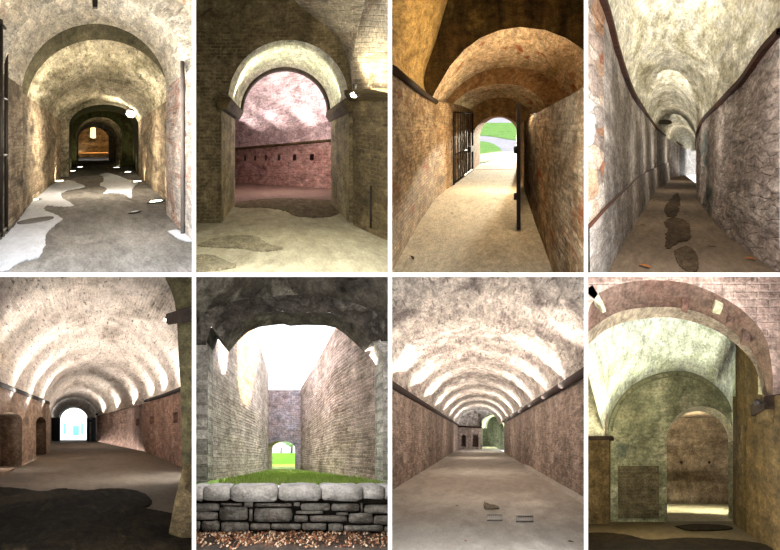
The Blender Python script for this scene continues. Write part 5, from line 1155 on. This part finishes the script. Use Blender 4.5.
    struct(tube('trim_moulding', catmull([R.pt(x, y, 1.49) for x, y in LN], 30), 0.02, ringm, None, R), 'moulded edge of the pale lunette', 'moulding')
    struct(R.prism('trim_ledge', [R.pt(*p, 1.47) for p in ((580, 439.5), (612, 439.5), (612, 436), (580, 436))], R.ax(0.6), dk), 'dark ledge under the pale lunette', 'ledge')
    struct(R.prism('wall_pier', [R.pt(*p, 1.49) for p in ((580, 470+81/1.49), (609, 470+81/1.49), (609, 440), (580, 440))], R.ax(0.5), side), 'brown pier at the left of the far wall', 'pier')
    # right side wall
    struct(R.grid('wall_right', [[R.uv(117, 81, r), R.uv(117, v, r)] for r, v in ((0.9, -68), (1.0, -74), (1.18, -90), (1.5, -110))], side, 40, 14, 0.012), 'brown streaked side wall at the right of the room', 'wall')
    struct(R.grid('wall_pilaster', [[R.pt(735.5, 526.5, 1.44), R.pt(735.5, 330, 1.44)], [R.pt(743, 532, 1.33), R.pt(743, 336, 1.33)], [R.pt(744, 532, 1.30), R.pt(744, 336, 1.30)], [R.pt(750, 536, 1.25), R.pt(750, 342, 1.25)], [R.pt(751, 536, 1.23), R.pt(751, 343, 1.23)], [R.pt(758, 541, 1.195), R.pt(758, 352, 1.195)]], side, 40, [5, 1, 4, 1, 5], 0.004), 'stepped streaked pilaster at the right of the inner archway', 'pilaster')
    struct(R.prism('trim_corbel', [R.pt(*p, 0.98) for p in ((763, 396), (800, 391), (800, 409), (764, 409))], R.ax(0.9), dk, bevel=0.015), 'dark corbel block at the right foot of the great arch', 'corbel')
    struct(R.prism('trim_corbel', [R.pt(*p, 0.985) for p in ((766, 409), (800, 409), (800, 426), (774, 424), (768, 418))], R.ax(0.7), side, bevel=0.015), 'rounded brown stone under the dark corbel', 'corbel')
    # lamp on the corbel
    p = R.pt(764, 403, 0.975); t = empty('arm_lamp', p, 'small dark lamp on a short arm sticking out of the corbel', 'lamp')
    q = R.pt(757.5, 402.5, 0.97)-p
    tube('arm', [Vector((0, 0, 0)), q*0.6+Vector((0, 0, 0.01)), q], 0.011, iron, t)
    o = lathe('head', [(0.005, -0.04), (0.032, -0.03), (0.042, 0), (0.036, 0.03), (0.012, 0.045)], iron, t, n=16); o.location = q; o.rotation_euler = (0, math.radians(75), 0)
    lathe('base_plate', [(0.03, -0.01), (0.03, 0.01)], iron, t)
    struct(R.panel('wall_right', [(752, 340), (775, 340), (775, 408), (752, 408)], R.fplane(1.24), lime), 'pale strip of wall added for the lamplit edge behind the corbel lamp', 'wall')  # pale panel added to read as a lamplit strip
    light('POINT', 'corbel_lamp_light', R.pt(760.5, 402, 1.19), 5, '#fffbe4', 0.04)
    # odd stones in the soffit
    struct(R.prism('trim_block', [R.pt(*q_, 1.04) for q_ in ((714.5, 306), (723, 308), (724.5, 296), (716, 292))], R.ax(0.3), lime, bevel=0.01), 'pale square block hanging in the soffit of the great arch', 'block')
    struct(R.prism('trim_block', [R.pt(*q_, 1.0) for q_ in ((588, 287), (593, 284), (604, 304), (601, 306.5), (586, 293))], R.ax(0.3), lime, bevel=0.01), 'pale stub of stone at the left of the great arch', 'block')
    for x0, x1, y0, y1 in ((682, 688, 289, 306), (728, 733, 309, 321), (743, 750, 323, 340)):
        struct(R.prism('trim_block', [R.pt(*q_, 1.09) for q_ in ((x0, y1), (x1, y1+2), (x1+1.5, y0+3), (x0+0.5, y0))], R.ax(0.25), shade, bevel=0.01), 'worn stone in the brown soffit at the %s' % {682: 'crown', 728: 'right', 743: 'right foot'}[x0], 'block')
    wet = mk('dark_damp_umber', ['#17120a', '#241c11'], 2.0, 8, bump=0.2, rough=0.95, spec=0.03, seed=112)
    blob(R, 'damp_shade_patch', [(580, 534), (610, 534), (632, 537), (650, 541), (690, 539), (730, 541), (765, 546), (790, 560), (580, 560)], wet, 'broad dark damp area across the near umber floor', 'patch', 60, jag=0.02)
    blob(R, 'damp_shade_patch', [(675, 527), (695, 525), (722, 526), (733, 529), (718, 531), (690, 531)], wet, 'dark damp patch in front of the inner archway', 'patch', 40, jag=0.01)
    o = R.prism('paper_scrap', [R.fl(*q_)+Vector((0, 0, 0.01)) for q_ in ((679, 542.2), (683, 542.4), (683.5, 540.6), (679.5, 540.4))], Vector((0, 0, 0.006)), plain('white_paper', '#f2efe6', 0.8)); tag(o, 'tiny white scrap of paper on the umber floor', 'paper')
    # lights
    light('POINT', 'room_fill', R.uv(-25, -30, 1.25), 68, '#fff2cc', 0.4)  # warm fill added to lift the far wall
    light('SPOT', 'vault_uplight', R.pt(612, 434, 1.4), 62, '#f2fbe4', 0.1, R.pt(660, 320, 1.3), angle=120, blend=0.9)
    light('SPOT', 'vault_uplight', R.pt(748, 398, 1.3), 70, '#f8f6d8', 0.1, R.pt(700, 320, 1.3), angle=120, blend=0.9)
    light('SPOT', 'archway_uplight', R.pt(734, 440, 1.6), 110, '#f6f8dc', 0.05, R.pt(695, 410, 1.6), angle=130, blend=0.9)
    light('POINT', 'inner_fill', R.pt(701, 432, 2.05), 75, '#fff0d4', 0.2)  # fill added behind the archway to brighten the back wall
    light('SPOT', 'inner_flood', R.pt(701, 424, 1.98), 900, '#f3f3d8', 0.2, R.pt(704, 512, 2.0), angle=82, blend=0.8)
    light('SPOT', 'lunette_uplight', R.pt(590, 434, 1.4), 8, '#fff6d2', 0.06, R.pt(594, 380, 1.49), angle=120, blend=0.9)
room8()
